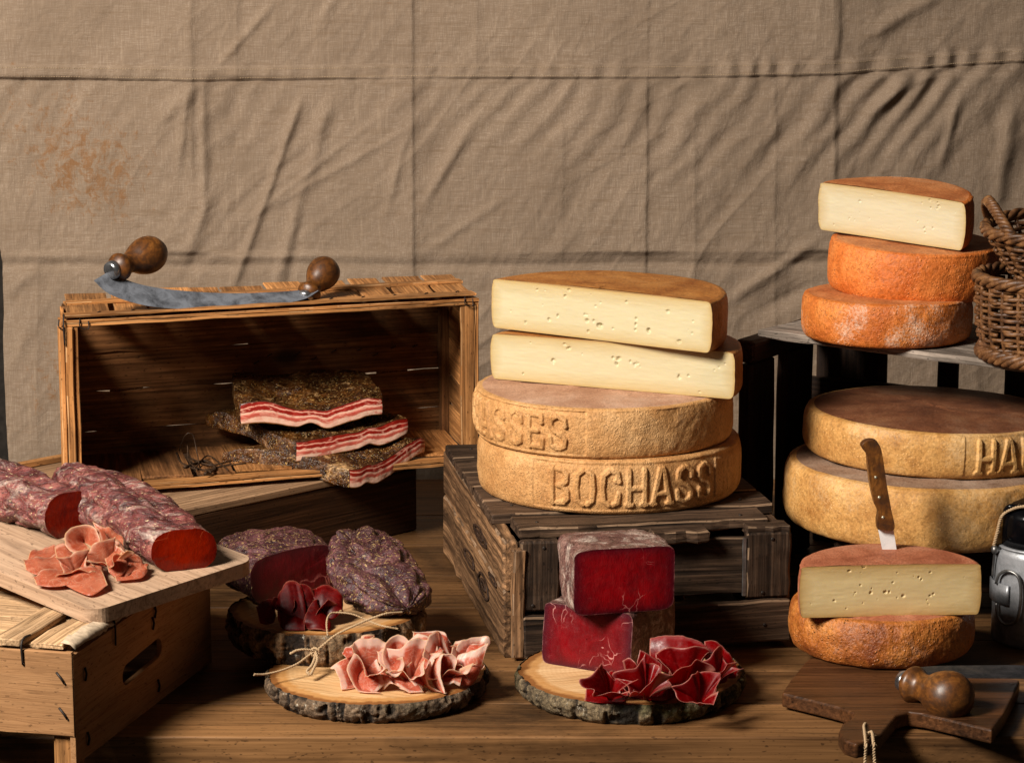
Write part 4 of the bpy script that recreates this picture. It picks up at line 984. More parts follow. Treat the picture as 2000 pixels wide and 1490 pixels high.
# ------------------------------------------------------------------ cured meat
def sweep(root, path, a, b, skin, cutm=None, expo=2.2, nl=110, nth=110, amp=.004, nscale=22, seed=0, shear=(0, 0), round_start=False, flat=.25, endcap=.10, groove=None, crease=.55, edgeamp=.25):
    """a joint of meat: section a x b carried along path; the start is cut flat (cutm) or rounded, the far end rounded"""
    P0 = spline(path, nl); s = np.linspace(0, 1, nl); ctrl = np.linspace(0, 1, len(a))
    A = np.interp(s, ctrl, a); Bq = np.interp(s, ctrl, b)
    k = np.ones(nl); e = s > 1 - endcap
    k[e] = np.sqrt(np.clip(1 - ((s[e] - 1 + endcap) / endcap) ** 2, 0, 1)) * .97 + .03
    if round_start:
        e = s < endcap; k[e] = np.sqrt(np.clip(1 - ((endcap - s[e]) / endcap) ** 2, 0, 1)) * .97 + .03
    T = np.gradient(P0, axis=0); T /= np.linalg.norm(T, axis=1)[:, None]
    S = np.cross(T, [0, 0, 1.0]); S /= np.linalg.norm(S, axis=1)[:, None]; U = np.cross(S, T)
    th = np.linspace(0, 2*np.pi, nth, endpoint=False); c, sn = np.cos(th), np.sin(th)
    ce = np.sign(c) * np.abs(c) ** (2/expo); se = np.sign(sn) * np.abs(sn) ** (2/expo)
    se = np.where(se < 0, np.maximum(se, -1 + flat * .5), se)          # sits flat
    V = P0[:, None] + (A * k)[:, None, None] * ce[None, :, None] * S[:, None] + (Bq * k)[:, None, None] * se[None, :, None] * U[:, None]
    fade = sstep(0, .12, s) if cutm else np.ones(nl)
    rad = V - P0[:, None]; L = np.linalg.norm(rad, axis=2, keepdims=True) + 1e-9
    Vs = np.stack([(s * np.linalg.norm(P0[-1] - P0[0]))[:, None] * .45 + 0 * ce[None], ce[None] * A.mean() + 0 * s[:, None], se[None] * Bq.mean() + 0 * s[:, None]], -1)
    dn = fbm(V, nscale, 4, seed) + .5 * fbm(V, nscale * 3.1, 3, seed + 3) - crease * (1 - np.abs(2.2 * fbm(Vs, nscale * 1.7, 3, seed + 8))).clip(0) ** 3
    if groove:
        for (t0, w_, dp) in groove:
            tw = t0 + .5 * fbm(np.stack([s * 2, 0*s, 0*s], -1), 1.2, 2, seed + int(t0*9))
            ang = np.arctan2(np.sin(th[None] - tw[:, None]), np.cos(th[None] - tw[:, None]))
            dn = dn - dp / amp * np.exp(-(ang / w_) ** 2)
    V = V + rad / L * (amp * dn * (edgeamp + (1 - edgeamp) * fade[:, None]))[..., None]
    sh = (ce[None, :] * shear[0] * A[0] + se[None, :] * shear[1] * Bq[0]) * (1 - sstep(0, .6, s))[:, None]
    V = V + T[:, None] * sh[..., None]
    W = np.vstack([V.reshape(-1, 3), P0[-1] + T[-1] * .0005])
    F = [list(f) for f in gridF(nl, nth)] ; n = nth
    F = []
    for i in range(nl - 1):
        for j in range(nth): F.append([i*n+j, i*n+(j+1) % n, (i+1)*n+(j+1) % n, (i+1)*n+j])
    for j in range(nth): F.append([(nl-1)*n+j, (nl-1)*n+(j+1) % n, nl*n])
    if not cutm: W = np.vstack([W, P0[0]]); F += [[(j+1) % n, j, nl*n+1] for j in range(nth)]
    put('rind' if cutm else 'skin', mesh_np('rind', W, F, [skin]), root)
    if cutm:
        nr = 24; q = np.linspace(1, .01, nr); ring = V[0]; cen = ring.mean(0)
        D = cen + (ring - cen)[:, None] * q[None, :, None]
        D = D - T[0] * (.0012 * fbm(D, 30, 3, seed + 5) * (q < .97)[None, :])[..., None] - T[0] * (.0012 * (1 - q ** 4))[None, :, None]
        ed = np.broadcast_to(1 - q, (nth, nr))
        put('cut_face', mesh_np('cut', D.reshape(-1, 3), gridF(nth, nr, True, flip=True), [cutm], attrs={'edge': ed}), root)
    return root
def flakes(root, pts, nrm, size, mat, seed, name='herbs'):
    """loose dried herbs lying on the surface"""
    m = MB(); rs = np.random.RandomState(seed)
    for p, n in zip(pts, nrm):
        n = n / (np.linalg.norm(n) + 1e-9); t = np.cross(n, rs.randn(3)); t /= np.linalg.norm(t) + 1e-9; b = np.cross(n, t)
        l = size * rs.uniform(.5, 1.6); w_ = size * rs.uniform(.22, .5); q = p + n * size * rs.uniform(.0, .35); up = n * size * rs.uniform(.05, .45)
        m.add([q - t*l, q + b*w_ + up*.6, q + t*l + up*.4, q - b*w_], [[0, 3, 2, 1], [0, 2, 1]] if False else [[0, 3, 2], [0, 2, 1]])
    o = put(name, m.mesh('flakes', mat, False), root); tag(o, kind='stuff'); return o
def scatter_on(obj, n, seed, test=None):
    """points and normals on the upward faces of a part, in world space"""
    me = obj.data; nv = len(me.vertices); co = np.empty(nv * 3); me.vertices.foreach_get('co', co); co = co.reshape(-1, 3)
    nf = len(me.polygons); ar = np.empty(nf); me.polygons.foreach_get('area', ar); ce = np.empty(nf * 3); me.polygons.foreach_get('center', ce); ce = ce.reshape(-1, 3)
    no = np.empty(nf * 3); me.polygons.foreach_get('normal', no); no = no.reshape(-1, 3)
    M = np.array(wm(obj)); ce = ce @ M[:3, :3].T + M[:3, 3]; no = no @ M[:3, :3].T
    w_ = ar * np.clip(no[:, 2] + .35, 0, 1)
    if test is not None: w_ = w_ * test(ce)
    rs = np.random.RandomState(seed); i = rs.choice(nf, n, p=w_ / w_.sum())
    return ce[i] + rs.randn(n, 3) * .0008, no[i]
HERB = plain('dried_herbs', (.30, .165, .06), .45, .5, 0, 900, .6); HERBP = plain('pale_seeds', (.58, .45, .24), .45, .5, 0, 900, .4); HERBD = plain('dark_pepper', (.03, .02, .012), .5, .4, 0, 600, .5)

# tilted beech board on the low crate
bN, bR, bL = np.array([-.488, -.02, .160]), np.array([-.315, .16, .176]), np.array([-.628, .135, .176])
bx = (bR - bN) / np.linalg.norm(bR - bN); bn = np.cross(bx, bL - bN); bn /= np.linalg.norm(bn); by = np.cross(bn, bx)
def bz(x, y): return bN[2] - (bn[0] * (x - bN[0]) + bn[1] * (y - bN[1])) / bn[2]
def cutting_board():
    W, Lg, r = float(np.linalg.norm(bR - bN)), .40, .022
    pts = []
    for cx, cy, a0 in ((W - r, r, -90), (W - r, Lg - r, 0), (r, Lg - r, 90), (r, r, 180)):
        for t in np.linspace(math.radians(a0), math.radians(a0 + 90), 9): pts.append((cx + r*math.cos(t), cy + r*math.sin(t)))
    M = Matrix(((by[0], bx[0], bn[0], bN[0]), (by[1], bx[1], bn[1], bN[1]), (by[2], bx[2], bn[2], bN[2]), (0, 0, 0, 1)))
    pts = [(b, a) for a, b in pts][::-1]
    M = Matrix(((by[0], -bx[0], bn[0], bN[0]), (by[1], -bx[1], bn[1], bN[1]), (by[2], -bx[2], bn[2], bN[2]), (0, 0, 0, 1)))
    pts = [(x_, -y_) for x_, y_ in pts][::-1]
    o = extrude('cutting_board', None, pts, .019, W_BOARD, M=M, bevel=.005)
    for p in o.data.polygons: p.use_smooth = False
    return tag(o, 'thick pale cutting board with rounded corners on the low crate', 'cutting board')
cutting_board()

def loin(face, end, a, b, label, seed, shear, grooves, bend=(0, 0)):
    f = np.array(face); e = np.array(end); pts = []
    for t, hb in ((0, b[0]), (.33, b[1]), (.66, b[1]), (1, b[-1])):
        q = f + (e - f) * t + np.array(bend) * math.sin(math.pi * t)
        pts.append((q[0], q[1], bz(q[0], q[1]) + hb * .88))
    root = empty('cured_loin', (f[0], f[1], bz(*f)), label, 'cured meat', 'cured loins on the cutting board')
    sweep(root, pts, a, b, M_LOIN, M_LOINCUT, 2.25, 150, 120, .0052, 24, seed, shear, groove=grooves, endcap=.12, crease=.9)
    sk = [c for c in root.children if c.name.startswith('rind')][0]
    p, n = scatter_on(sk, 500, seed); flakes(root, p, n, .0011, HERBP, seed)
    p, n = scatter_on(sk, 120, seed + 1); flakes(root, p, n, .0013, HERBD, seed + 1, 'peppercorns')
    return root
loin((-.398, .118), (-.590, .365), [.040, .046, .050, .048, .040], [.0285, .034, .036, .037, .033], 'whole cured loin with red cut end, nearest the board edge', 5, (-.25, .12), [(1.2, .30, .007), (2.4, .22, .005), (.35, .2, .004)], (.006, .004))
loin((-.556, .240), (-.800, .445), [.040, .044, .046, .045], [.030, .034, .035, .034], 'cured loin with red cut end running out of frame at the left', 17, (-.1, .15), [(1.9, .22, .007), (2.7, .2, .004)])

# dried beef
def beef(name, path, a, b, skin, cutm, label, group, seed, **kw):
    root = empty(name, (path[0][0], path[0][1], path[0][2] - b[0]), label, 'dried beef', group)
    sweep(root, path, a, b, skin, cutm, seed=seed, **kw); return root
GB = 'dried beef on the log slices'
b1 = beef('dried_beef', [(-.286, .362, .101), (-.312, .405, .106), (-.352, .468, .108)], [.068, .072, .062], [.034, .037, .033], M_BEEFSKIN, M_BEEFCUT, 'dark dried beef with marbled cut face on the thick log slice', GB, 21, expo=3.6, amp=.006, nscale=22, edgeamp=.5, shear=(.15, .2), flat=.1, endcap=.16)
q = [P(694, 1040, y=.435), P(716, 1088, y=.375), P(752, 1142, y=.315), P(795, 1188, y=.262)]
b2 = beef('dried_beef', q, [.038, .052, .060, .050], [.023, .027, .028, .023], M_BEEFSKIN, None, 'whole spice-crusted dried beef leaning over the thick log slice edge', GB, 23, expo=3.0, amp=.0085, nscale=19, crease=.9, round_start=True, endcap=.16, flat=.1, groove=[(1.1, .20, .010), (2.2, .16, .008), (.3, .15, .005)])
for rt, sd, cnt in ((b1, 1, 900), (b2, 2, 1500)):
    sk = [c for c in rt.children if c.name.split('.')[0] in ('rind', 'skin')][0]
    p, n = scatter_on(sk, cnt, sd); flakes(rt, p, n, .0013, HERBP, sd)
    p, n = scatter_on(sk, cnt // 2, sd + 9); flakes(rt, p, n, .0014, HERB, sd + 9)
beef('dried_beef', [(.094, .184, .066), (.130, .248, .066), (.172, .318, .063)], [.0625, .064, .056], [.040, .040, .036], M_BLOCKSKIN, M_BLOCKCUT2, 'marbled rosy dried beef block standing on the mossy log slice', GB, 31, expo=12, edgeamp=.7, crease=.1, amp=.0034, nscale=18, shear=(0, .06), flat=0, endcap=.2)
beef('dried_beef', [(.1395, .166, .1465), (.128, .220, .1475), (.112, .292, .145)], [.066, .067, .056], [.0405, .041, .036], M_BLOCKSKIN, M_BLOCKCUT, 'deep red dried beef block with pale mouldy rind, on top of the rosy block', GB, 33, expo=10, edgeamp=.7, crease=.2, amp=.0046, nscale=16, shear=(.04, .10), flat=0, endcap=.22)

# bacon slabs
def slab(A, B, D, th, zb, label, seed, und=.004, notch=.55, droop=0, tilt=0):
    """corner A towards us, cut edge A->B, long side A->D (x,y pairs)"""
    A, B, D = [np.array(v_, float) for v_ in (A, B, D)]; C = B + D - A + (A - (B + D) / 2) * .12
    root = empty('bacon_slab', (A[0], A[1], zb), label, 'bacon', 'herb-crusted bacon slabs in the fruit crate')
    def pos(u, w_, t):
        xy = ((1-u)*(1-w_))[..., None]*A + (u*(1-w_))[..., None]*B + ((1-u)*w_)[..., None]*D + (u*w_)[..., None]*C
        cen = (A + B + C + D) / 4
        k = 1 - .05 * (np.abs(2*u-1)**6 * np.abs(2*w_-1)**6)
        xy = cen + (xy - cen) * k[..., None]
        p0 = np.concatenate([xy, 0*u[..., None]], -1)
        und_ = und * (fbm(p0, 14, 2, seed) + 1.5 * np.exp(-((u - notch) / .07) ** 2) * (1 - w_) * (1 - .55 * t) + .7 * np.sin(u * 7 + seed) * (1 - w_)) 
        dr = -droop * sstep(.5, 0, w_) * sstep(1.0, .2, u)
        rise = .25 * th * sstep(.6, 1, u) * (1 - w_)
        thick = th * (.88 + .22 * fbm(p0 + 5, 16, 2, seed + 2)) * (1 - .25 * sstep(.75, 1, w_)) * (1 - .15 * sstep(.85, 1, u))
        z = zb + und_ + dr + rise + tilt * w_ + thick * (t ** 1.0)
        pinch = np.sin(np.pi * np.clip(t, 0, 1)) ** .5
        xy = xy + (xy - cen) * (.012 * (pinch - .6))[..., None]
        p = np.concatenate([xy, z[..., None]], -1)
        return p + .0011 * np.stack([fbm(p, 70, 3, seed + 3), fbm(p, 70, 3, seed + 4), fbm(p, 60, 3, seed + 5)], -1)
    nu, nw, nt = 80, 70, 16
    L = lambda n: np.linspace(0, 1, n)
    def face(f1, f2, fn, flip, nm, mat, ex=False):
        a_, b_ = np.meshgrid(L(f1), L(f2), indexing='ij'); u, w_, t = fn(a_, b_); p = pos(u, w_, t)
        return p, gridF(f1, f2, flip=flip), t
    m = MB()
    for f1, f2, fn, fl in ((nu, nw, lambda a, b: (a, b, 0*a+1), False), (nu, nw, lambda a, b: (a, b, 0*a), True), (nw, nt, lambda a, b: (0*a, a, b), True), (nw, nt, lambda a, b: (0*a+1, a, b), False), (nu, nt, lambda a, b: (a, 0*a+1, b), True)):
        p, F, t = face(f1, f2, fn, fl, 'crust', M_CRUST); m.add(p.reshape(-1, 3), F)
    cr = put('crust', m.mesh('crust', M_CRUST), root)
    p, F, t = face(nu, nt * 2, lambda a, b: (a, 0*a, b), False, 'cut', M_BACONCUT)
    p = p + np.array([(A-D)[0], (A-D)[1], 0]) / np.linalg.norm(A-D) * .0006
    put('cut_face', mesh_np('cut', p.reshape(-1, 3), F, [M_BACONCUT], attrs={'t': t}), root)
    q_, n_ = scatter_on(cr, 700, seed); flakes(root, q_, n_, .0015, HERB, seed)
    q_, n_ = scatter_on(cr, 350, seed + 1); flakes(root, q_, n_, .0012, HERBP, seed + 1)
    return root
def xy(px, py, y): p = P(px, py, y=y); return (p[0], p[1])
slab(xy(685, 950, .846), xy(838, 880, .950), xy(425, 905, .905), .031, .130, 'lowest bacon slab hanging over the front edge of the fruit crate', 41, droop=.024, notch=.2)
slab(xy(578, 915, .862), xy(806, 870, .935), xy(392, 830, .990), .033, .160, 'middle bacon slab of the stack in the fruit crate', 43, .005, .62, droop=.014, tilt=.012)
slab(xy(464, 845, .868), xy(754, 840, .905), xy(452, 800, 1.020),   .033, .192, 'topmost bacon slab with red-and-white streaked cut edge', 45, .008, .5, droop=.0, tilt=.034)

# dark string bundle beside the bacon
def bundle():
    root = empty('string_bundle', P(390, 905, z=.134), 'tangle of dark string and dried herb stalks on the crate floor', 'string')
    rs = np.random.RandomState(4)
    runs = [[(345, 885, 0), (356, 905, 0), (395, 918, 0), (440, 910, 0), (480, 905, 0)], [(350, 880, 0), (362, 850, .004), (376, 848, .006), (384, 880, .002), (390, 912, 0)], [(360, 912, 0), (400, 900, 0), (420, 915, 0), (400, 925, 0)], [(372, 895, 0), (410, 908, 0), (452, 900, 0)], [(380, 915, 0), (405, 890, 0), (430, 905, 0), (445, 918, 0)], [(366, 870, .006), (372, 905, 0), (412, 922, 0)]]
    for i, r_ in enumerate(runs):
        pts = [P(px, py, z=.1335 + .0012 * i) if not lift else P(px, py, y=.885 + lift) for px, py, lift in r_]
        tube('strand', root, [tuple(p) for p in pts], (.0018, .0009, .0022, .0014, .0012, .0009)[i], DARKTWINE, 6, 30)
bundle()

# ------------------------------------------------------------------ ruffled slices
def ribbon(Z, A, B, yA, yB, zmin, mat, label, cat, group, seed, name, bulge=.004, ext=0.0, waves=3.0, wamp=.0022, ruff=.0006):
    """a thin slice hanging between its free edge A and its gathered edge B"""
    n, mv = 64, 18
    yA = list(np.broadcast_to(yA, (len(A),))) if np.ndim(yA) == 0 else list(np.interp(np.linspace(0, 1, len(A)), np.linspace(0, 1, len(yA)), yA))
    yB = list(np.broadcast_to(yB, (len(B),))) if np.ndim(yB) == 0 else list(np.interp(np.linspace(0, 1, len(B)), np.linspace(0, 1, len(yB)), yB))
    a = spline([P(*Z(*p), y=y) for p, y in zip(A, yA)], n); b = spline([P(*Z(*p), y=y) for p, y in zip(B, yB)], n)
    b = b + (b - a) * ext * np.linspace(1, 1, n)[:, None]
    v = np.linspace(0, 1, mv); S = b[:, None] * (1 - v)[None, :, None] + a[:, None] * v[None, :, None]
    du = np.gradient(S, axis=0); dv = np.gradient(S, axis=1); N = np.cross(du, dv); N /= np.linalg.norm(N, axis=2, keepdims=True) + 1e-9
    sg = np.where(N[..., 1:2] > 0, -1, 1); N = N * sg
    uu = np.linspace(0, 1, n); wv = 2.2 * fbm(np.stack([uu, 0*uu + seed * .37, 0*uu], -1), waves, 2, seed)
    S = S + N * (wamp * wv[:, None] * (v ** 1.6)[None, :])[..., None] + (a - b)[:, None] * (.05 * fbm(a * 1.0, 120, 2, seed + 5)[:, None] * (v ** 3)[None, :])[..., None]
    S = S + N * (bulge * np.sin(np.pi * v) + .0)[None, :, None] + N * (ruff * 1.6 * fbm(S, 55, 3, seed))[..., None]
    S[..., 2] = np.where(S[..., 2] < zmin(S[..., 0], S[..., 1]) + .0012, zmin(S[..., 0], S[..., 1]) + .0012 + .0006 * v[None, :], S[..., 2])
    u = np.broadcast_to(np.linspace(0, 1, n)[:, None], (n, mv)); vv = np.broadcast_to(v, (n, mv))
    me = mesh_np(name, S.reshape(-1, 3), gridF(n, mv), [mat], attrs={'v': vv, 'ub': u})
    o = put(name, me); base = S.reshape(-1, 3)[np.argmin(S.reshape(-1, 3)[:, 2])]; recentre(o, base)
    sm = o.modifiers.new('thickness', 'SOLIDIFY'); sm.thickness = .00045; sm.offset = 0
    return tag(o, label, cat, group)
z5 = lambda x, y: (480 + x/4.0, 1180 + y/4.0)
fl = lambda z: (lambda X, Y: z + 0*X)
GH = 'ham slices on the front log slice'; ZF = fl(.0255)
hams = [
 ([(660,480),(690,520),(725,600),(738,715)], [(850,390),(835,480),(850,590),(875,705)], [.135,.125,.115,.100], [.150,.145,.135,.112], 'reddish ham slice standing at the left end of the pile'),
 ([(760,380),(790,325),(840,320)], [(790,420),(820,400),(850,390)], .150, .140, 'small pale curl of ham peeping out at the left back of the pile'),
 ([(905,245),(840,400),(800,530),(830,640),(920,715),(1060,735)], [(995,235),(985,310),(920,450),(885,590),(950,665),(1010,660)], [.150,.125,.105,.095,.088,.085], [.155,.150,.140,.130,.115,.100], 'ham slice with broad white fat folded over like a tongue, left of centre'),
 ([(1000,250),(1050,360),(1035,440),(1085,560),(1090,620),(1020,690)], [(960,260),(950,390),(935,470),(890,570),(900,640),(960,690)], [.155,.145,.130,.110,.100,.094], [.150,.150,.142,.120,.105,.096], 'inner fold of pink ham beside the white tongue-shaped slice'),
 ([(1235,405),(1245,480),(1190,560),(1115,545),(1080,460),(1065,370),(1105,275),(1190,235),(1285,285),(1318,360),(1270,410)], [(1180,420),(1182,424),(1178,428),(1174,426),(1172,422),(1172,416),(1174,412),(1178,410),(1182,412),(1184,416),(1182,418)], [.095,.095,.098,.104,.112,.122,.135,.140,.135,.126,.12], [.130,.132,.135,.137,.14,.145,.15,.152,.15,.145,.14], 'ham slice rolled into an open loop at the middle of the pile'),
 ([(1065,665),(1110,630),(1155,620),(1230,670),(1320,700),(1392,690)], [(1040,430),(1090,540),(1180,560),(1220,590),(1260,600),(1340,600)], [.098,.094,.092,.088,.088,.090], [.130,.125,.120,.116,.112,.108], 'wavy white-edged ham slice lying at the front middle of the pile'),
 ([(1240,500),(1275,570),(1320,640),(1385,650)], [(1310,410),(1330,490),(1350,560),(1400,640)], [.110,.105,.100,.096], [.130,.128,.118,.105], 'narrow folded ham slice right of the open loop'),
 ([(1275,275),(1335,240),(1420,252),(1495,300),(1545,372)], [(1300,405),(1370,415),(1440,412),(1500,405),(1540,385)], [.145,.148,.145,.138,.125], [.130,.125,.120,.118,.118], 'ham slice with a round white fat spot at the top of the pile'),
 ([(1305,200),(1400,215),(1500,205),(1560,225),(1575,280),(1550,305)], [(1310,270),(1400,280),(1490,310),(1560,350),(1620,380),(1640,320)], [.165,.168,.165,.160,.155,.152], [.155,.150,.150,.148,.148,.150], 'highest ham slice at the back with a curled white rim'),
 ([(1545,378),(1465,440),(1432,540),(1440,620),(1500,670),(1575,706)], [(1320,420),(1320,500),(1345,570),(1400,620),(1450,650),(1540,690)], [.108,.100,.096,.094,.090,.086], [.135,.130,.122,.112,.104,.094], 'large ham petal folded down at the right of the loop'),
 ([(1550,380),(1535,470),(1535,560),(1560,640),(1580,706)], [(1460,440),(1450,530),(1470,610),(1520,670),(1560,700)], [.104,.098,.094,.090,.085], [.112,.110,.104,.098,.090], 'narrow upright ham petal in front of the rosette'),
 ([(1555,378),(1610,395),(1648,460),(1640,530),(1600,560)], [(1530,420),(1545,470),(1560,530),(1570,560),(1580,590)], [.120,.115,.112,.112,.112], [.135,.138,.138,.132,.125], 'curved red ham petal forming the rosette heart'),
 ([(1620,392),(1700,385),(1800,350),(1895,305)], [(1560,560),(1640,590),(1740,610),(1810,560)], [.140,.134,.128,.126], [.135,.122,.118,.125], 'broad dark ham slice fanning out at the right end'),
 ([(1640,290),(1720,280),(1800,315),(1895,308)], [(1605,385),(1690,395),(1790,365),(1880,325)], [.160,.158,.150,.132], [.148,.146,.140,.130], 'white-striped ham slice behind the right end of the pile'),
 ([(1540,640),(1600,625),(1670,645)], [(1540,560),(1610,570),(1690,570)], .104, .118, 'dark ham scrap lying under the rosette'),
]
for i, (A, B, ya, yb, lb) in enumerate(hams):
    ribbon(z5, A, B, ya, yb, ZF, S_HAM, lb, 'ham slice', GH, 100 + i, 'ham_slice', .003, .12)
z6 = lambda x, y: (980 + x/3.466, 1000 + y/3.466)
GR = 'red beef slices on the mossy log slice'; ZR = fl(.0272)
reds = [
 ([(1005,850),(1100,834),(1220,840),(1320,866),(1390,905)], [(1010,990),(1090,1020),(1200,1040),(1300,1040),(1370,1010)], [.170,.165,.160,.155,.148], [.160,.150,.140,.135,.135], 'broad upright beef slice at the back of the red pile'),
 ([(1370,872),(1430,865),(1490,905),(1535,945),(1580,1020),(1612,1082)], [(1385,980),(1420,1030),(1470,1070),(1520,1105),(1565,1118),(1600,1095)], [.180,.178,.172,.165,.158,.150], [.170,.160,.152,.148,.145,.146], 'dark red beef slice drooping at the far right of the red pile'),
 ([(1395,965),(1455,960),(1500,1000),(1540,1060)], [(1390,1060),(1430,1120),(1480,1140),(1530,1120)], [.150,.150,.145,.140], [.140,.130,.126,.130], 'small folded beef slice at the right back of the red pile'),
 ([(818,1003),(865,985),(905,1030),(925,1060),(918,990),(930,935),(1000,962),(1088,1025)], [(860,1100),(890,1120),(920,1110),(945,1100),(950,1090),(970,1080),(1010,1090),(1075,1150)], [.120,.116,.110,.112,.122,.130,.130,.126], [.130,.128,.122,.120,.125,.128,.128,.120], 'zigzag-edged beef slice standing against the rosy block'),
 ([(1130,1000),(1190,966),(1290,985),(1370,1012),(1330,1042),(1240,1068),(1172,1088),(1156,1140),(1176,1200),(1162,1280),(1112,1332)], [(1130,1080),(1190,1060),(1260,1090),(1300,1130),(1270,1160),(1230,1180),(1200,1190),(1190,1210),(1150,1230),(1110,1270),(1070,1310)], [.135,.140,.135,.122,.108,.098,.090,.084,.078,.070,.064], [.130,.132,.126,.116,.110,.108,.106,.102,.096,.085,.074], 'tall wavy beef slice curling down the middle of the red pile'),
 ([(1370,1000),(1400,1040),(1405,1100),(1330,1120),(1270,1170)], [(1290,1080),(1320,1120),(1340,1170),(1300,1200),(1260,1230)], [.118,.112,.106,.100,.094], [.110,.108,.106,.104,.100], 'bright red beef slice between the tall wavy slice and the right loop'),
 ([(800,1192),(870,1152),(925,1095),(968,1045),(1010,1058),(1050,1115),(1086,1175)], [(820,1262),(880,1282),(950,1302),(1010,1312),(1060,1280),(1080,1240),(1085,1210)], [.100,.100,.100,.102,.098,.094,.090], [.080,.074,.068,.066,.070,.078,.084], 'beef slice folded into a pointed cup left of the tall wavy slice'),
 ([(905,1150),(940,1200),(905,1250),(860,1255)], [(970,1060),(1000,1150),(960,1260),(880,1280)], [.090,.082,.076,.074], [.098,.086,.072,.070], 'inner fold of beef inside the pointed cup'),
 ([(588,1160),(635,1092),(700,1086),(755,1072),(815,1135),(862,1152)], [(565,1272),(620,1282),(690,1286),(760,1292),(822,1296),(828,1240)], [.104,.110,.110,.112,.106,.102], [.066,.062,.060,.060,.060,.070], 'crumpled beef slice at the left end of the red pile'),
 ([(640,1112),(672,1160),(655,1215),(720,1240),(800,1195)], [(700,1090),(765,1140),(745,1190),(790,1230),(822,1290)], [.092,.084,.076,.072,.074], [.106,.098,.090,.082,.070], 'inner fold of the crumpled beef slice at the left end'),
 ([(1300,1332),(1262,1235),(1290,1160),(1350,1130),(1420,1138),(1446,1190),(1425,1250),(1440,1300),(1392,1356)], [(1350,1320),(1352,1290),(1354,1260),(1358,1250),(1364,1250),(1366,1255),(1366,1270),(1370,1300),(1372,1325)], [.052,.058,.066,.074,.076,.070,.062,.054,.046], [.070,.080,.088,.092,.092,.088,.080,.070,.056], 'looped beef slice with pale rim at the front right of the red pile'),
 ([(1092,1182),(1130,1160),(1172,1172),(1178,1215)], [(1040,1310),(1090,1330),(1120,1320),(1150,1290)], [.088,.086,.082,.078], [.062,.058,.060,.066], 'purplish beef slice between the pointed cup and the tall wavy slice'),
 ([(1180,1270),(1250,1290),(1300,1260)], [(1180,1220),(1240,1230),(1300,1210)], [.078,.074,.078], [.092,.090,.092], 'small beef slice lying flat behind the front right loop'),
]
for i, (A, B, ya, yb, lb) in enumerate(reds):
    ribbon(z6, A, B, ya, yb, ZR, S_BEEF, lb, 'beef slice', GR, 140 + i, 'beef_slice', .004, .32)
z3 = lambda x, y: (400 + x/3.24, 980 + y/3.24)
GD = 'dark beef slices on the thick log slice'; ZB = fl(.0690)
darks = [
 ([(665,545),(740,533),(820,545),(865,590),(872,650),(862,692)], [(690,620),(730,660),(770,700),(800,725),(830,725),(855,705)], [.265,.268,.262,.255,.250,.244], [.250,.244,.240,.236,.236,.238], 'dark red beef slice opening at the right of the small pile'),
 ([(325,668),(360,640),(400,616),(446,622)], [(345,752),(385,758),(430,742),(452,700)], [.252,.258,.262,.264], [.230,.228,.230,.238], 'small dark beef slice at the left of the small pile'),
 ([(450,650),(470,580),(540,495),(572,500),(612,545),(602,605)], [(465,740),(500,780),(560,790),(620,780),(640,740),(620,690)], [.240,.252,.262,.262,.256,.248], [.228,.222,.220,.222,.228,.236], 'pointed dark beef slice at the middle of the small pile'),
 ([(600,518),(642,522),(682,565),(696,612),(672,682),(640,720)], [(585,620),(600,660),(615,690),(630,720),(640,745),(635,770)], [.262,.262,.256,.250,.240,.232], [.246,.242,.240,.238,.232,.226], 'upright dark beef slice right of the pointed one'),
 ([(462,655),(505,690),(560,725),(632,728)], [(475,770),(520,800),(580,808),(634,802)], [.236,.230,.228,.228], [.218,.213,.211,.212], 'rounded dark beef slice at the front of the small pile'),
 ([(690,615),(652,680),(626,750),(645,802)], [(695,620),(735,690),(776,762),(766,822)], [.244,.230,.218,.212], [.248,.236,.222,.208], 'dark beef petal lying at the front right of the small pile'),
]
for i, (A, B, ya, yb, lb) in enumerate(darks):
    ribbon(z3, A, B, ya, yb, ZB, S_BEEFD, lb, 'beef slice', GD, 170 + i, 'beef_slice', .004, .15)
z2 = lambda x, y: (x/2.365, 860 + y/2.365)
GL = 'shaved loin slices on the cutting board'; ZL = bz
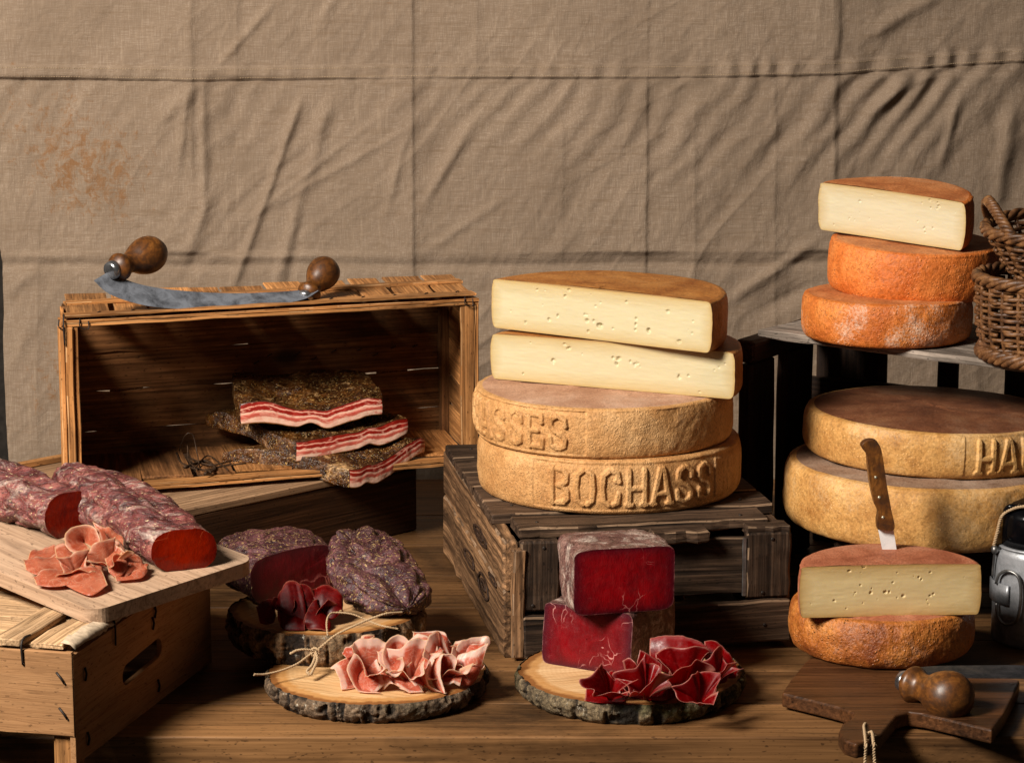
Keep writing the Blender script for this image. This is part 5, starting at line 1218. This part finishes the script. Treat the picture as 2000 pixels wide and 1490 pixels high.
loins = [
 ([(150,505),(195,490),(255,492)], [(128,548),(200,558),(270,550)], [.152,.158,.160], [.120,.118,.124], 'upper of the flat loin slices at the left of the shaved pile'),
 ([(104,545),(150,538),(205,532),(270,530)], [(118,592),(165,612),(225,604),(300,596)], [.118,.120,.124,.128], [.084,.074,.080,.088], 'middle flat loin slice at the left tip of the shaved pile'),
 ([(152,642),(210,606),(290,592),(360,598)], [(165,664),(230,670),(305,662),(375,640)], [.064,.080,.088,.088], [.050,.046,.050,.060], 'lower flat loin slice at the front left of the shaved pile'),
 ([(285,640),(340,612),(400,585),(465,600)], [(298,665),(368,694),(425,702),(495,660)], [.070,.078,.088,.085], [.050,.034,.028,.046], 'front loin slice with rippled edge in the shaved pile'),
 ([(255,500),(300,478),(335,535),(352,560)], [(270,590),(325,600),(375,610),(430,575)], [.142,.146,.122,.112], [.092,.086,.080,.092], 'loin slice folded below the rolled one'),
 ([(430,525),(372,528),(320,500),(303,465),(318,418),(370,394),(430,400),(462,450),(455,515)], [(392,478),(388,478),(384,476),(382,472),(384,468),(388,466),(392,468),(394,472),(392,476)], [.098,.098,.104,.112,.122,.130,.128,.118,.104], [.130,.130,.134,.138,.142,.144,.144,.140,.134], 'loin slice rolled into a ring on top of the shaved pile'),
 ([(428,376),(462,440),(462,520),(405,546)], [(490,430),(512,480),(505,535),(455,565)], [.140,.122,.104,.094], [.132,.126,.116,.104], 'loin slice wrapped round the right of the rolled ring'),
 ([(440,392),(512,405),(566,452)], [(455,480),(505,480),(570,490)], [.158,.156,.150], [.142,.138,.140], 'pale loin slice at the back of the shaved pile'),
 ([(470,505),(532,465),(562,490),(592,572)], [(500,600),(540,622),(565,612),(590,590)], [.116,.128,.124,.108], [.088,.082,.086,.096], 'loin slice folded like a tent right of the ring'),
 ([(560,498),(602,522),(632,572),(622,592)], [(545,610),(580,622),(605,610),(622,596)], [.130,.124,.110,.104], [.092,.088,.092,.098], 'loin slice leaning on the tent-shaped fold'),
 ([(360,600),(420,560),(470,590),(480,640)], [(375,640),(430,650),(470,665),(490,655)], [.094,.104,.094,.080], [.070,.062,.058,.060], 'translucent loin slice at the front centre of the shaved pile'),
 ([(530,640),(590,618),(640,602),(682,596)], [(535,648),(600,642),(655,632),(682,606)], [.078,.086,.092,.096], [.070,.072,.078,.090], 'flat loin slice at the right of the shaved pile by the whole loin'),
 ([(590,520),(640,525),(680,585)], [(600,600),(640,612),(676,600)], [.134,.130,.110], [.096,.092,.096], 'rearmost loin slice tucked against the whole loin'),
]
for i, (A, B, ya, yb, lb) in enumerate(loins):
    ribbon(z2, A, B, ya, yb, ZL, S_LOIN, lb, 'loin slice', GL, 190 + i, 'loin_slice', .003, .10)

def ruffle(px, py, zb, R, H, pleats, mat, label, cat, group, seed, name, lean=.5, turn=0.0):
    """a slice gathered at its foot so that its rim stands in pleats, leaning towards the front"""
    rs = np.random.RandomState(seed); n, mv = 150, 20; c = P(px, py, z=zb)
    ph = np.linspace(0, 2*np.pi * .93, n) + turn; v = np.linspace(0, 1, mv)
    wob = fbm(np.stack([np.cos(ph) * 1.2, np.sin(ph) * 1.2, 0*ph + seed], -1), 1.0, 2, seed)
    k = pleats * ph + 2.2 * wob + rs.uniform(0, 6)
    rim = R * (.80 + .26 * np.sin(k) + .22 * wob); ang = ph + .20 * np.cos(k) / 1.0
    hr = H * (.78 + .22 * np.cos(k * .5 + 1) + .30 * fbm(np.stack([np.cos(ph), np.sin(ph), 0*ph], -1), 1.7, 2, seed + 3))
    rad = (R * .10)[None] if np.ndim(R) else R * .10
    rr = rad + (rim[:, None] - rad) * (v[None, :] ** 1.25)
    zz = hr[:, None] * (v[None, :] ** .75)
    X = rr * np.cos(ang)[:, None]; Y = rr * np.sin(ang)[:, None] * .85; Z = zz + .0006 * fbm(np.stack([X, Y, zz], -1), 60, 2, seed + 4)
    cl, sl = math.cos(lean), math.sin(lean)
    S = np.stack([X, Y * cl - Z * sl, np.maximum(Y * sl + Z * cl + R * sl * .25, .0006)], -1) + c
    u = np.broadcast_to(np.linspace(0, 1, n)[:, None], (n, mv)); vv = np.broadcast_to(v, (n, mv))
    o = put(name, mesh_np(name, S.reshape(-1, 3), gridF(n, mv), [mat], attrs={'v': vv, 'ub': u})); recentre(o, c)
    sm = o.modifiers.new('thickness', 'SOLIDIFY'); sm.thickness = .00045; sm.offset = 0
    return tag(o, label, cat, group)
for i, (px, py, R, H, pl, ln, lb) in enumerate((
    (1192, 1370, .034, .036, 3, .45, 'pleated beef slice at the left front of the red pile'),
    (1262, 1368, .038, .045, 4, .40, 'pleated beef slice at the middle of the red pile'),
    (1335, 1350, .040, .048, 4, .45, 'large pleated beef slice right of the middle of the red pile'),
    (1368, 1380, .032, .034, 3, .50, 'pleated beef slice at the right front of the red pile'),
    (1402, 1335, .032, .036, 4, .45, 'darker pleated beef slice at the right back of the red pile'))):
    ruffle(px, py, .0278, R, H, pl, S_BEEF, lb, 'beef slice', GR, 300 + i, 'beef_slice', ln)
for i, (px, py, R, H, pl, ln, lb) in enumerate((
    (722, 1336, .036, .042, 2, .35, 'softly pleated ham slice behind the white tongue-shaped slice'),
    (800, 1338, .040, .044, 3, .40, 'pleated ham slice under the open loop'),
    (868, 1334, .042, .048, 3, .40, 'pleated ham slice behind the rosette heart'),
    (918, 1325, .034, .040, 2, .40, 'pleated ham slice at the right back of the ham pile'))):
    ruffle(px, py, .0260, R, H, pl, S_HAM, lb, 'ham slice', GH, 320 + i, 'ham_slice', ln)
for i, (px, py, R, H, pl, ln, lb) in enumerate((
    (565, 1212, .026, .034, 4, .35, 'pleated dark beef slice at the back of the small pile'),
    (622, 1212, .028, .032, 4, .40, 'pleated dark beef slice at the right of the small pile'))):
    ruffle(px, py, .0692, R, H, pl, S_BEEFD, lb, 'beef slice', GD, 340 + i, 'beef_slice', ln)
for i, (px, py, R, H, pl, ln, lb) in enumerate((
    (150, 1128, .026, .022, 4, .55, 'pleated loin slice at the centre of the shaved pile'),
    (218, 1116, .028, .030, 4, .45, 'pleated loin slice beside the tent-shaped fold'),
    (100, 1120, .026, .012, 3, .15, 'low pleated loin slice among the flat ones at the left'))):
    p_ = P(px, py, z=.172); ruffle(px, py, float(bz(p_[0], p_[1])) + .0015, R, H, pl, S_LOIN, lb, 'loin slice', GL, 360 + i, 'loin_slice', ln)
# ------------------------------------------------------------------ tools
def handle(root, a, b, R, name='handle'):
    pr = smooth_prof([(0, R*.46), (.03, R*.58), (.08, R*.72), (.14, R*.74), (.20, R*.62), (.27, R*.54), (.36, R*.62), (.48, R*.84), (.62, R*.99), (.76, R*.98), (.88, R*.78), (.96, R*.42), (1.0, R*.06)], 46)
    return lathe(name, root, a, b, pr, W_HANDLE, 40, .0007, 3)
def blade(root, top, bot, mat, th=.0022, n=60):
    """curved blade between its back (top) and its cutting edge (bot)"""
    t = spline(top, n); b = spline(bot, n); nv = 8; v = np.linspace(0, 1, nv)
    S = t[:, None] * (1 - v)[None, :, None] + b[:, None] * v[None, :, None]
    N = np.cross(np.gradient(S, axis=0), np.gradient(S, axis=1)); N /= np.linalg.norm(N, axis=2, keepdims=True) + 1e-9
    k = (th / 2 * (1 - .92 * sstep(.55, 1, v)))[None, :, None]
    V = np.vstack([(S + N * k).reshape(-1, 3), (S - N * k).reshape(-1, 3)]); o = n * nv
    F = [list(f) for f in gridF(n, nv)] + [[i + o for i in f[::-1]] for f in gridF(n, nv)]
    for j in (0, nv - 1):
        for i in range(n - 1): F.append([i*nv+j, (i+1)*nv+j, (i+1)*nv+j+o, i*nv+j+o])
    for i in (0, n - 1):
        for j in range(nv - 1): F.append([i*nv+j, i*nv+j+1, i*nv+j+1+o, i*nv+j+o])
    return put('blade', mesh_np('blade', V, F, [mat], smooth=False), root)
def mezzaluna():
    yc = lambda px: .73 + (P(px, 600, y=.80)[0] + .645) * .374
    root = empty('mezzaluna', P(420, 590, y=yc(420) + .01), 'curved two-handled chopping knife lying on top of the fruit crate', 'knife', 'curved chopping knives')
    bot = [(183, 548, .020), (215, 575, .010), (280, 596, .003), (360, 604, 0), (450, 603, 0), (540, 595, .002), (595, 584, .006), (622, 568, .012)]
    top = [(216, 529, .040), (248, 548, .036), (300, 562, .034), (380, 571, .034), (460, 574, .034), (530, 572, .034), (585, 568, .032), (612, 562, .030)]
    blade(root, [P(a, b, y=yc(a) + c) for a, b, c in top], [P(a, b, y=yc(a) + c) for a, b, c in bot], BLADE)
    for (a, ya), (b, yb), R in (((219, 528), .030), ((318, 485), .085), .0275), (((596, 582), .022), ((647, 512), .075), .0245):
        A = P(*a, y=yc(a[0]) + ya); B = P(*b, y=yc(b[0]) + yb); d = B - A
        h = handle(root, A + d*.04, B, R)
        lathe('ferrule', h, A - d*.05, A + d*.06, [(0, R*.30), (.05, R*.46), (.5, R*.50), (1, R*.50)], FERRULE, 28)
mezzaluna()
def paddle():
    root = empty('paddle_board', P(1760, 1370, z=.003), 'dark old paddle-shaped board at the table edge under the brown cheese', 'cutting board')
    Zt = .0225; c = np.array(P(1760, 1370, z=Zt))
    px = [(1527, 1352), (1585, 1366), (1640, 1380), (1668, 1392), (1662, 1402), (1645, 1412), (1638, 1428), (1648, 1444), (1672, 1452), (1700, 1446), (1722, 1432), (1740, 1410), (1752, 1396), (1775, 1389), (1800, 1392), (1870, 1408), (1938, 1424), (1962, 1392), (1988, 1340), (1992, 1328), (1900, 1305), (1750, 1288), (1585, 1280), (1572, 1292), (1545, 1325)]
    pts = [(p[0] - c[0], p[1] - c[1]) for p in (P(a, b, z=Zt) for a, b in px)]
    bd = extrude('board', root, pts, .0185, W_PADDLE, M=Matrix.Translation(Vector(c)), bevel=.003)
    # hanging loop of string through the handle
    for k, xs in enumerate(((1688, 1691, 1690, 1686), (1702, 1706, 1708, 1710))):
        pts = [P(1690, 1412 if k == 0 else 1440, z=Zt + .001), P(xs[0], 1420 + 8*k, z=Zt + .0035), P(xs[1], 1448, y=-.095), P(xs[2], 1480, y=-.097), P(xs[3], 1530, y=-.097)]
        twine('string', bd, pts, .0019, 50)
def twine(name, root, pts, r, n=80, pitch=.007):
    p = spline(pts, n * 2); L = np.concatenate([[0], np.cumsum(np.linalg.norm(np.diff(p, axis=0), axis=1))])
    t = np.gradient(p, axis=0); t /= np.linalg.norm(t, axis=1)[:, None]
    a = np.cross(t, [.3, .5, .8]); a /= np.linalg.norm(a, axis=1)[:, None]; b = np.cross(t, a); m = MB()
    for k in (0, 1):
        ph = L / pitch * 2 * np.pi + k * np.pi
        m.add(*tubeV(p + r * .5 * (np.cos(ph)[:, None] * a + np.sin(ph)[:, None] * b), r * .62 * (1 + .12 * np.sin(L * 1900)), 7))
    rs = np.random.RandomState(len(pts) + n)          # stray fibres
    for i in rs.choice(len(p) - 2, max(6, n // 4)):
        d = rs.randn(3); d /= np.linalg.norm(d); m.add(*tubeV([p[i], p[i] + d * r * 1.2 + t[i] * r, p[i] + d * r * 2.2 + t[i] * r * 2.5], r * .07, 4))
    return put(name, m.mesh(name, TWINE), root)
paddle()
def mezzaluna2():
    root = empty('mezzaluna', P(1830, 1340, z=.0235), 'dark curved chopping knife on the paddle board, partly out of frame', 'knife', 'curved chopping knives')
    A = P(1766, 1330, y=.085); B = P(1893, 1372, y=.005); d = B - A
    h = handle(root, A + d*.04, B, .0305)
    lathe('ferrule', h, A - d*.05, A + d*.06, [(0, .008), (.05, .012), (.5, .0135), (1, .0135)], FERRULE, 28)
    top = [P(1756, 1312, y=.100), P(1812, 1303, y=.118), P(1900, 1301, y=.124), P(2000, 1301, y=.122), P(2100, 1308, y=.11)]
    bot = [P(1772, 1326, y=.088), P(1820, 1322, y=.092), P(1900, 1324, y=.088), P(2000, 1325, y=.086), P(2100, 1330, y=.082)]
    blade(root, top, bot, BLADE_DARK, .003)
mezzaluna2()
def knife():
    y0 = .302; root = empty('kitchen_knife', P(1735, 1072, y=y0), 'small wooden-handled knife stuck upright in the half cheese', 'knife')
    z7 = lambda x, y: (1480 + x/3.725, 720 + y/3.725)
    def w(x, y): p = P(*z7(x, y), y=y0); return p[0], p[2]
    out = [(866, 1158), (985, 1158), (962, 1000), (932, 830), (906, 650), (888, 565), (862, 525), (822, 513), (775, 524), (748, 556), (766, 588), (790, 620), (796, 700), (810, 820), (830, 920), (848, 985), (872, 1035), (862, 1100)]
    sp = spline([w(*p) + (0,) for p in out + [out[0]]], 70)[:-1]
    pts = [(p[0], p[1]) for p in sp]
    M = Matrix(((1, 0, 0, 0), (0, 0, -1, y0 - .0085), (0, 1, 0, 0), (0, 0, 0, 1)))
    o = extrude('handle', root, pts, .017, W_HANDLE, M=M, bevel=.005)
    bl = [w(872, 1150), w(985, 1150), w(1010, 1322), w(1024, 1420), w(925, 1420), w(905, 1312)]
    M2 = Matrix(((1, 0, 0, 0), (0, 0, -1, y0 - .0009), (0, 1, 0, 0), (0, 0, 0, 1)))
    extrude('blade', root, bl, .0018, BLADE_BRIGHT, M=M2)
    for r_ in ((852, 780), (878, 925), (905, 1070)):
        c = w(*r_); lathe('rivet', o, (c[0], y0 - .0072, c[1]), (c[0], y0 - .0093, c[1]), [(0, .0020), (.7, .0020), (1, .0013)], BRASS, 14)
knife()
def canteen():
    c = np.array([.700, .405, 0.0]); R = .0575
    root = empty('canteen', c, 'dented grey aluminium flask with black cap at the right edge', 'flask')
    ax = lambda z: (c[0], c[1], z)
    lathe('body', root, ax(.0005), ax(.130), [(0, R*.92), (.015, R*.98), (.04, R), (.5, R), (.93, R*1.0), (.96, R*.99), (.985, R*.96), (1.0, R*.93)], ALU, 72, .0006, 4)
    lathe('collar', root, ax(.1295), ax(.1335), [(0, R*.90), (.2, R*.955), (.8, R*.955), (1, R*.90)], ALU, 72)
    cap = lathe('cap', root, ax(.1336), ax(.194), [(0, R*.88), (.3, R*.89), (.62, R*.89), (.70, R*.875), (.755, R*.83), (.80, R*.80), (.92, R*.62), (1, R*.3)], BLACKCAP, 72)
    def on(ang, z, r=R): return (c[0] + r*math.sin(math.radians(ang)), c[1] - r*math.cos(math.radians(ang)), z)
    # bracket strap, wire bail, pin
    m = MB(); V = []
    for a in np.linspace(-100, -48, 16):
        for z in (.058, .085): V.append(on(a, z, R*1.05))
    m.add(V, gridF(16, 2)); o = put('bracket', m.mesh('bracket', ALU), root); sm = o.modifiers.new('t', 'SOLIDIFY'); sm.thickness = .0022; sm.offset = 0
    bail = [on(-66, .058), on(-62, .040), on(-48, .033), on(-34, .042), on(-30, .075), on(-34, .100), on(-48, .106), on(-62, .098), on(-68, .084)]
    bail = [tuple(np.array(p) + (np.array(p) - np.array([c[0], c[1], p[2]])) * .10) for p in bail]
    tube('wire_bail', o, bail, .0021, WIRE, 10, 60)
    lathe('pin', root, on(-76, .128, R*.9), on(-76, .128, R*1.16), [(0, .004), (.5, .004), (.55, .0055), (.9, .0055), (1, .002)], WIRE, 18)
    tube('wire_clip', root, [on(-74, .126, R*1.10), on(-80, .108, R*1.07), on(-82, .090, R*1.07)], .0016, WIRE, 8, 14)
    tube('cap_loop', cap, [on(-62, .172, R*.80), on(-68, .180, R*.90), on(-62, .188, R*.88), on(-50, .188, R*.74)], .004, BLACKCAP, 10, 16)
    twine('cord', cap, [on(-78, .131, R*1.10), on(-76, .150, R*1.04), on(-70, .175, R*.98), on(-52, .188, R*.85), on(-25, .193, R*.70), on(10, .198, R*.6)], .0022, 60)
canteen()
def basket(name, c, R0, R1, H, rows, ns, label, tilt=(0, 0), hand=None, r=.0034, seed=0):
    root = empty(name, c, label, 'basket', 'wicker baskets at the right edge', (tilt[0], tilt[1], 0))
    rs = np.random.RandomState(seed); m = MB()
    def pt(a, z, dr=0):
        k = z / H; R = R0 + (R1 - R0) * k ** .8 + .004 * math.sin(k * 3.1); return ((R + dr)*math.cos(a), (R + dr)*math.sin(a), z)
    for i in range(rows):
        z = .012 + (H - .022) * i / (rows - 1)
        for seg in range(ns // 2):                      # short rods, each passing over two stakes
            a0 = 2*math.pi * (seg * 2 + i % 2) / ns - .25*2*math.pi/ns; a1 = a0 + 2*math.pi * 2.5 / ns
            n = 16; t = np.linspace(0, 1, n); aa = a0 + (a1 - a0) * t
            dr = .0042 * np.cos((aa * ns / 2 + math.pi * (i % 2)) ) ; zz = z + (t - .5) * .0035 + rs.randn() * .0010
            rad = r * rs.uniform(.72, 1.12) * (.8 + .2 * np.sin(np.pi * t))
            m.add(*tubeV([pt(a, q, d) for a, q, d in zip(aa, zz, dr)], rad, 7))
    w = put('weave', m.mesh('weave', WICKER), root, local=True); tag(w, kind='stuff')
    for k in range(ns):
        a = 2*math.pi * (k + .5) / ns
        mm = MB(); mm.add(*tubeV([pt(a, z) for z in np.linspace(.004, H, 8)], r * .85, 7)); put('stake', mm.mesh('stake', WICKER), root, local=True)
    for nm, zc, amp, cnt, rr in (('base_coil', .006, .006, 5, r*1.45), ('rim', H, .005, 4, r*1.3)):
        mm = MB()
        for k in range(cnt):                            # plaited border
            a = np.linspace(0, 2*math.pi, 170); ph = a * 9 + k * 2 * math.pi / cnt
            mm.add(*tubeV([pt(A, min(max(zc, 0), H), .003 + amp * math.cos(p_))[:2] + (zc + amp * math.sin(p_),) for A, p_ in zip(a, ph)], rr * rs.uniform(.8, 1.1), 7, False))
        put(nm, mm.mesh(nm, WICKER), root, local=True)
    mm = MB()                                           # woven floor
    for k in range(9):
        R = R0 * (k + .6) / 9; a = np.linspace(0, 2*math.pi, 60)
        mm.add(*tubeV([(R*math.cos(A), R*math.sin(A), .006 + .002*math.cos(A*8 + k*3.14)) for A in a], r, 6, False))
    put('floor', mm.mesh('floor', WICKER), root, local=True)
    if hand is not None:
        mm = MB(); a0, a1, hh = hand; n = 60; t = np.linspace(0, 1, n)
        base = np.array([pt(a0 + (a1 - a0)*q, H, .002)[:2] + (H + hh * math.sin(math.pi*q),) for q in t]) 
        for k in range(4):
            ph = t * 40 + k * math.pi / 2
            off = np.stack([np.cos(ph)*.004, np.sin(ph)*.004, np.cos(ph + 1)*.004], -1)
            mm.add(*tubeV(base + off, r*1.05, 7))
        put('handle', mm.mesh('handle', WICKER), root, local=True)
    return root
basket('wicker_basket', (.742, .525, .3635), .098, .108, .108, 12, 26, 'round wicker basket standing on the grey planks', seed=3, r=.0036)
basket('wicker_basket', (.768, .545, .4520), .058, .118, .088, 11, 22, 'smaller wicker basket with twisted handle nested in the other basket', (math.radians(3), math.radians(-3)), (math.radians(150), math.radians(215), .042), .0032, 8)
# the twine tied over the thick log slice
def tied_twine():
    root = empty('twine', P(600, 1320, z=.027), 'loose hemp twine with a knot lying over the log slices', 'twine')
    z5 = lambda x, y, yy: P(480 + x/4.0, 1180 + y/4.0, y=yy)
    kn = z5(545, 365, .172)
    twine('strand', root, [z5(1220, 62, .215), z5(1100, 72, .195), z5(980, 110, .188), z5(840, 170, .182), z5(700, 240, .176), z5(600, 320, .172), kn], .0014, 110)
    twine('strand', root, [z5(640, 245, .182), z5(632, 150, .196), z5(650, 85, .212), z5(700, 64, .222), z5(830, 76, .225), z5(940, 120, .222), z5(1060, 165, .212), z5(1190, 190, .205)], .0012, 110)
    twine('strand', root, [kn, z5(490, 400, .165), z5(400, 465, .150), z5(280, 515, .135), z5(150, 545, .120), z5(65, 548, .105)], .0014, 80)
    twine('strand', root, [kn, z5(470, 352, .166), z5(400, 358, .162), z5(345, 385, .160)], .0015, 40)
    twine('strand', root, [kn, z5(540, 420, .165), z5(515, 480, .150), z5(480, 520, .140), z5(505, 548, .137), z5(530, 505, .146), z5(560, 430, .160), kn], .0018, 70)
    twine('knot', root, [kn + np.array([.005*math.cos(t), -.003 - .002*math.sin(t*2), .005*math.sin(t)]) for t in np.linspace(0, 9, 24)], .0014, 40)
tied_twine()
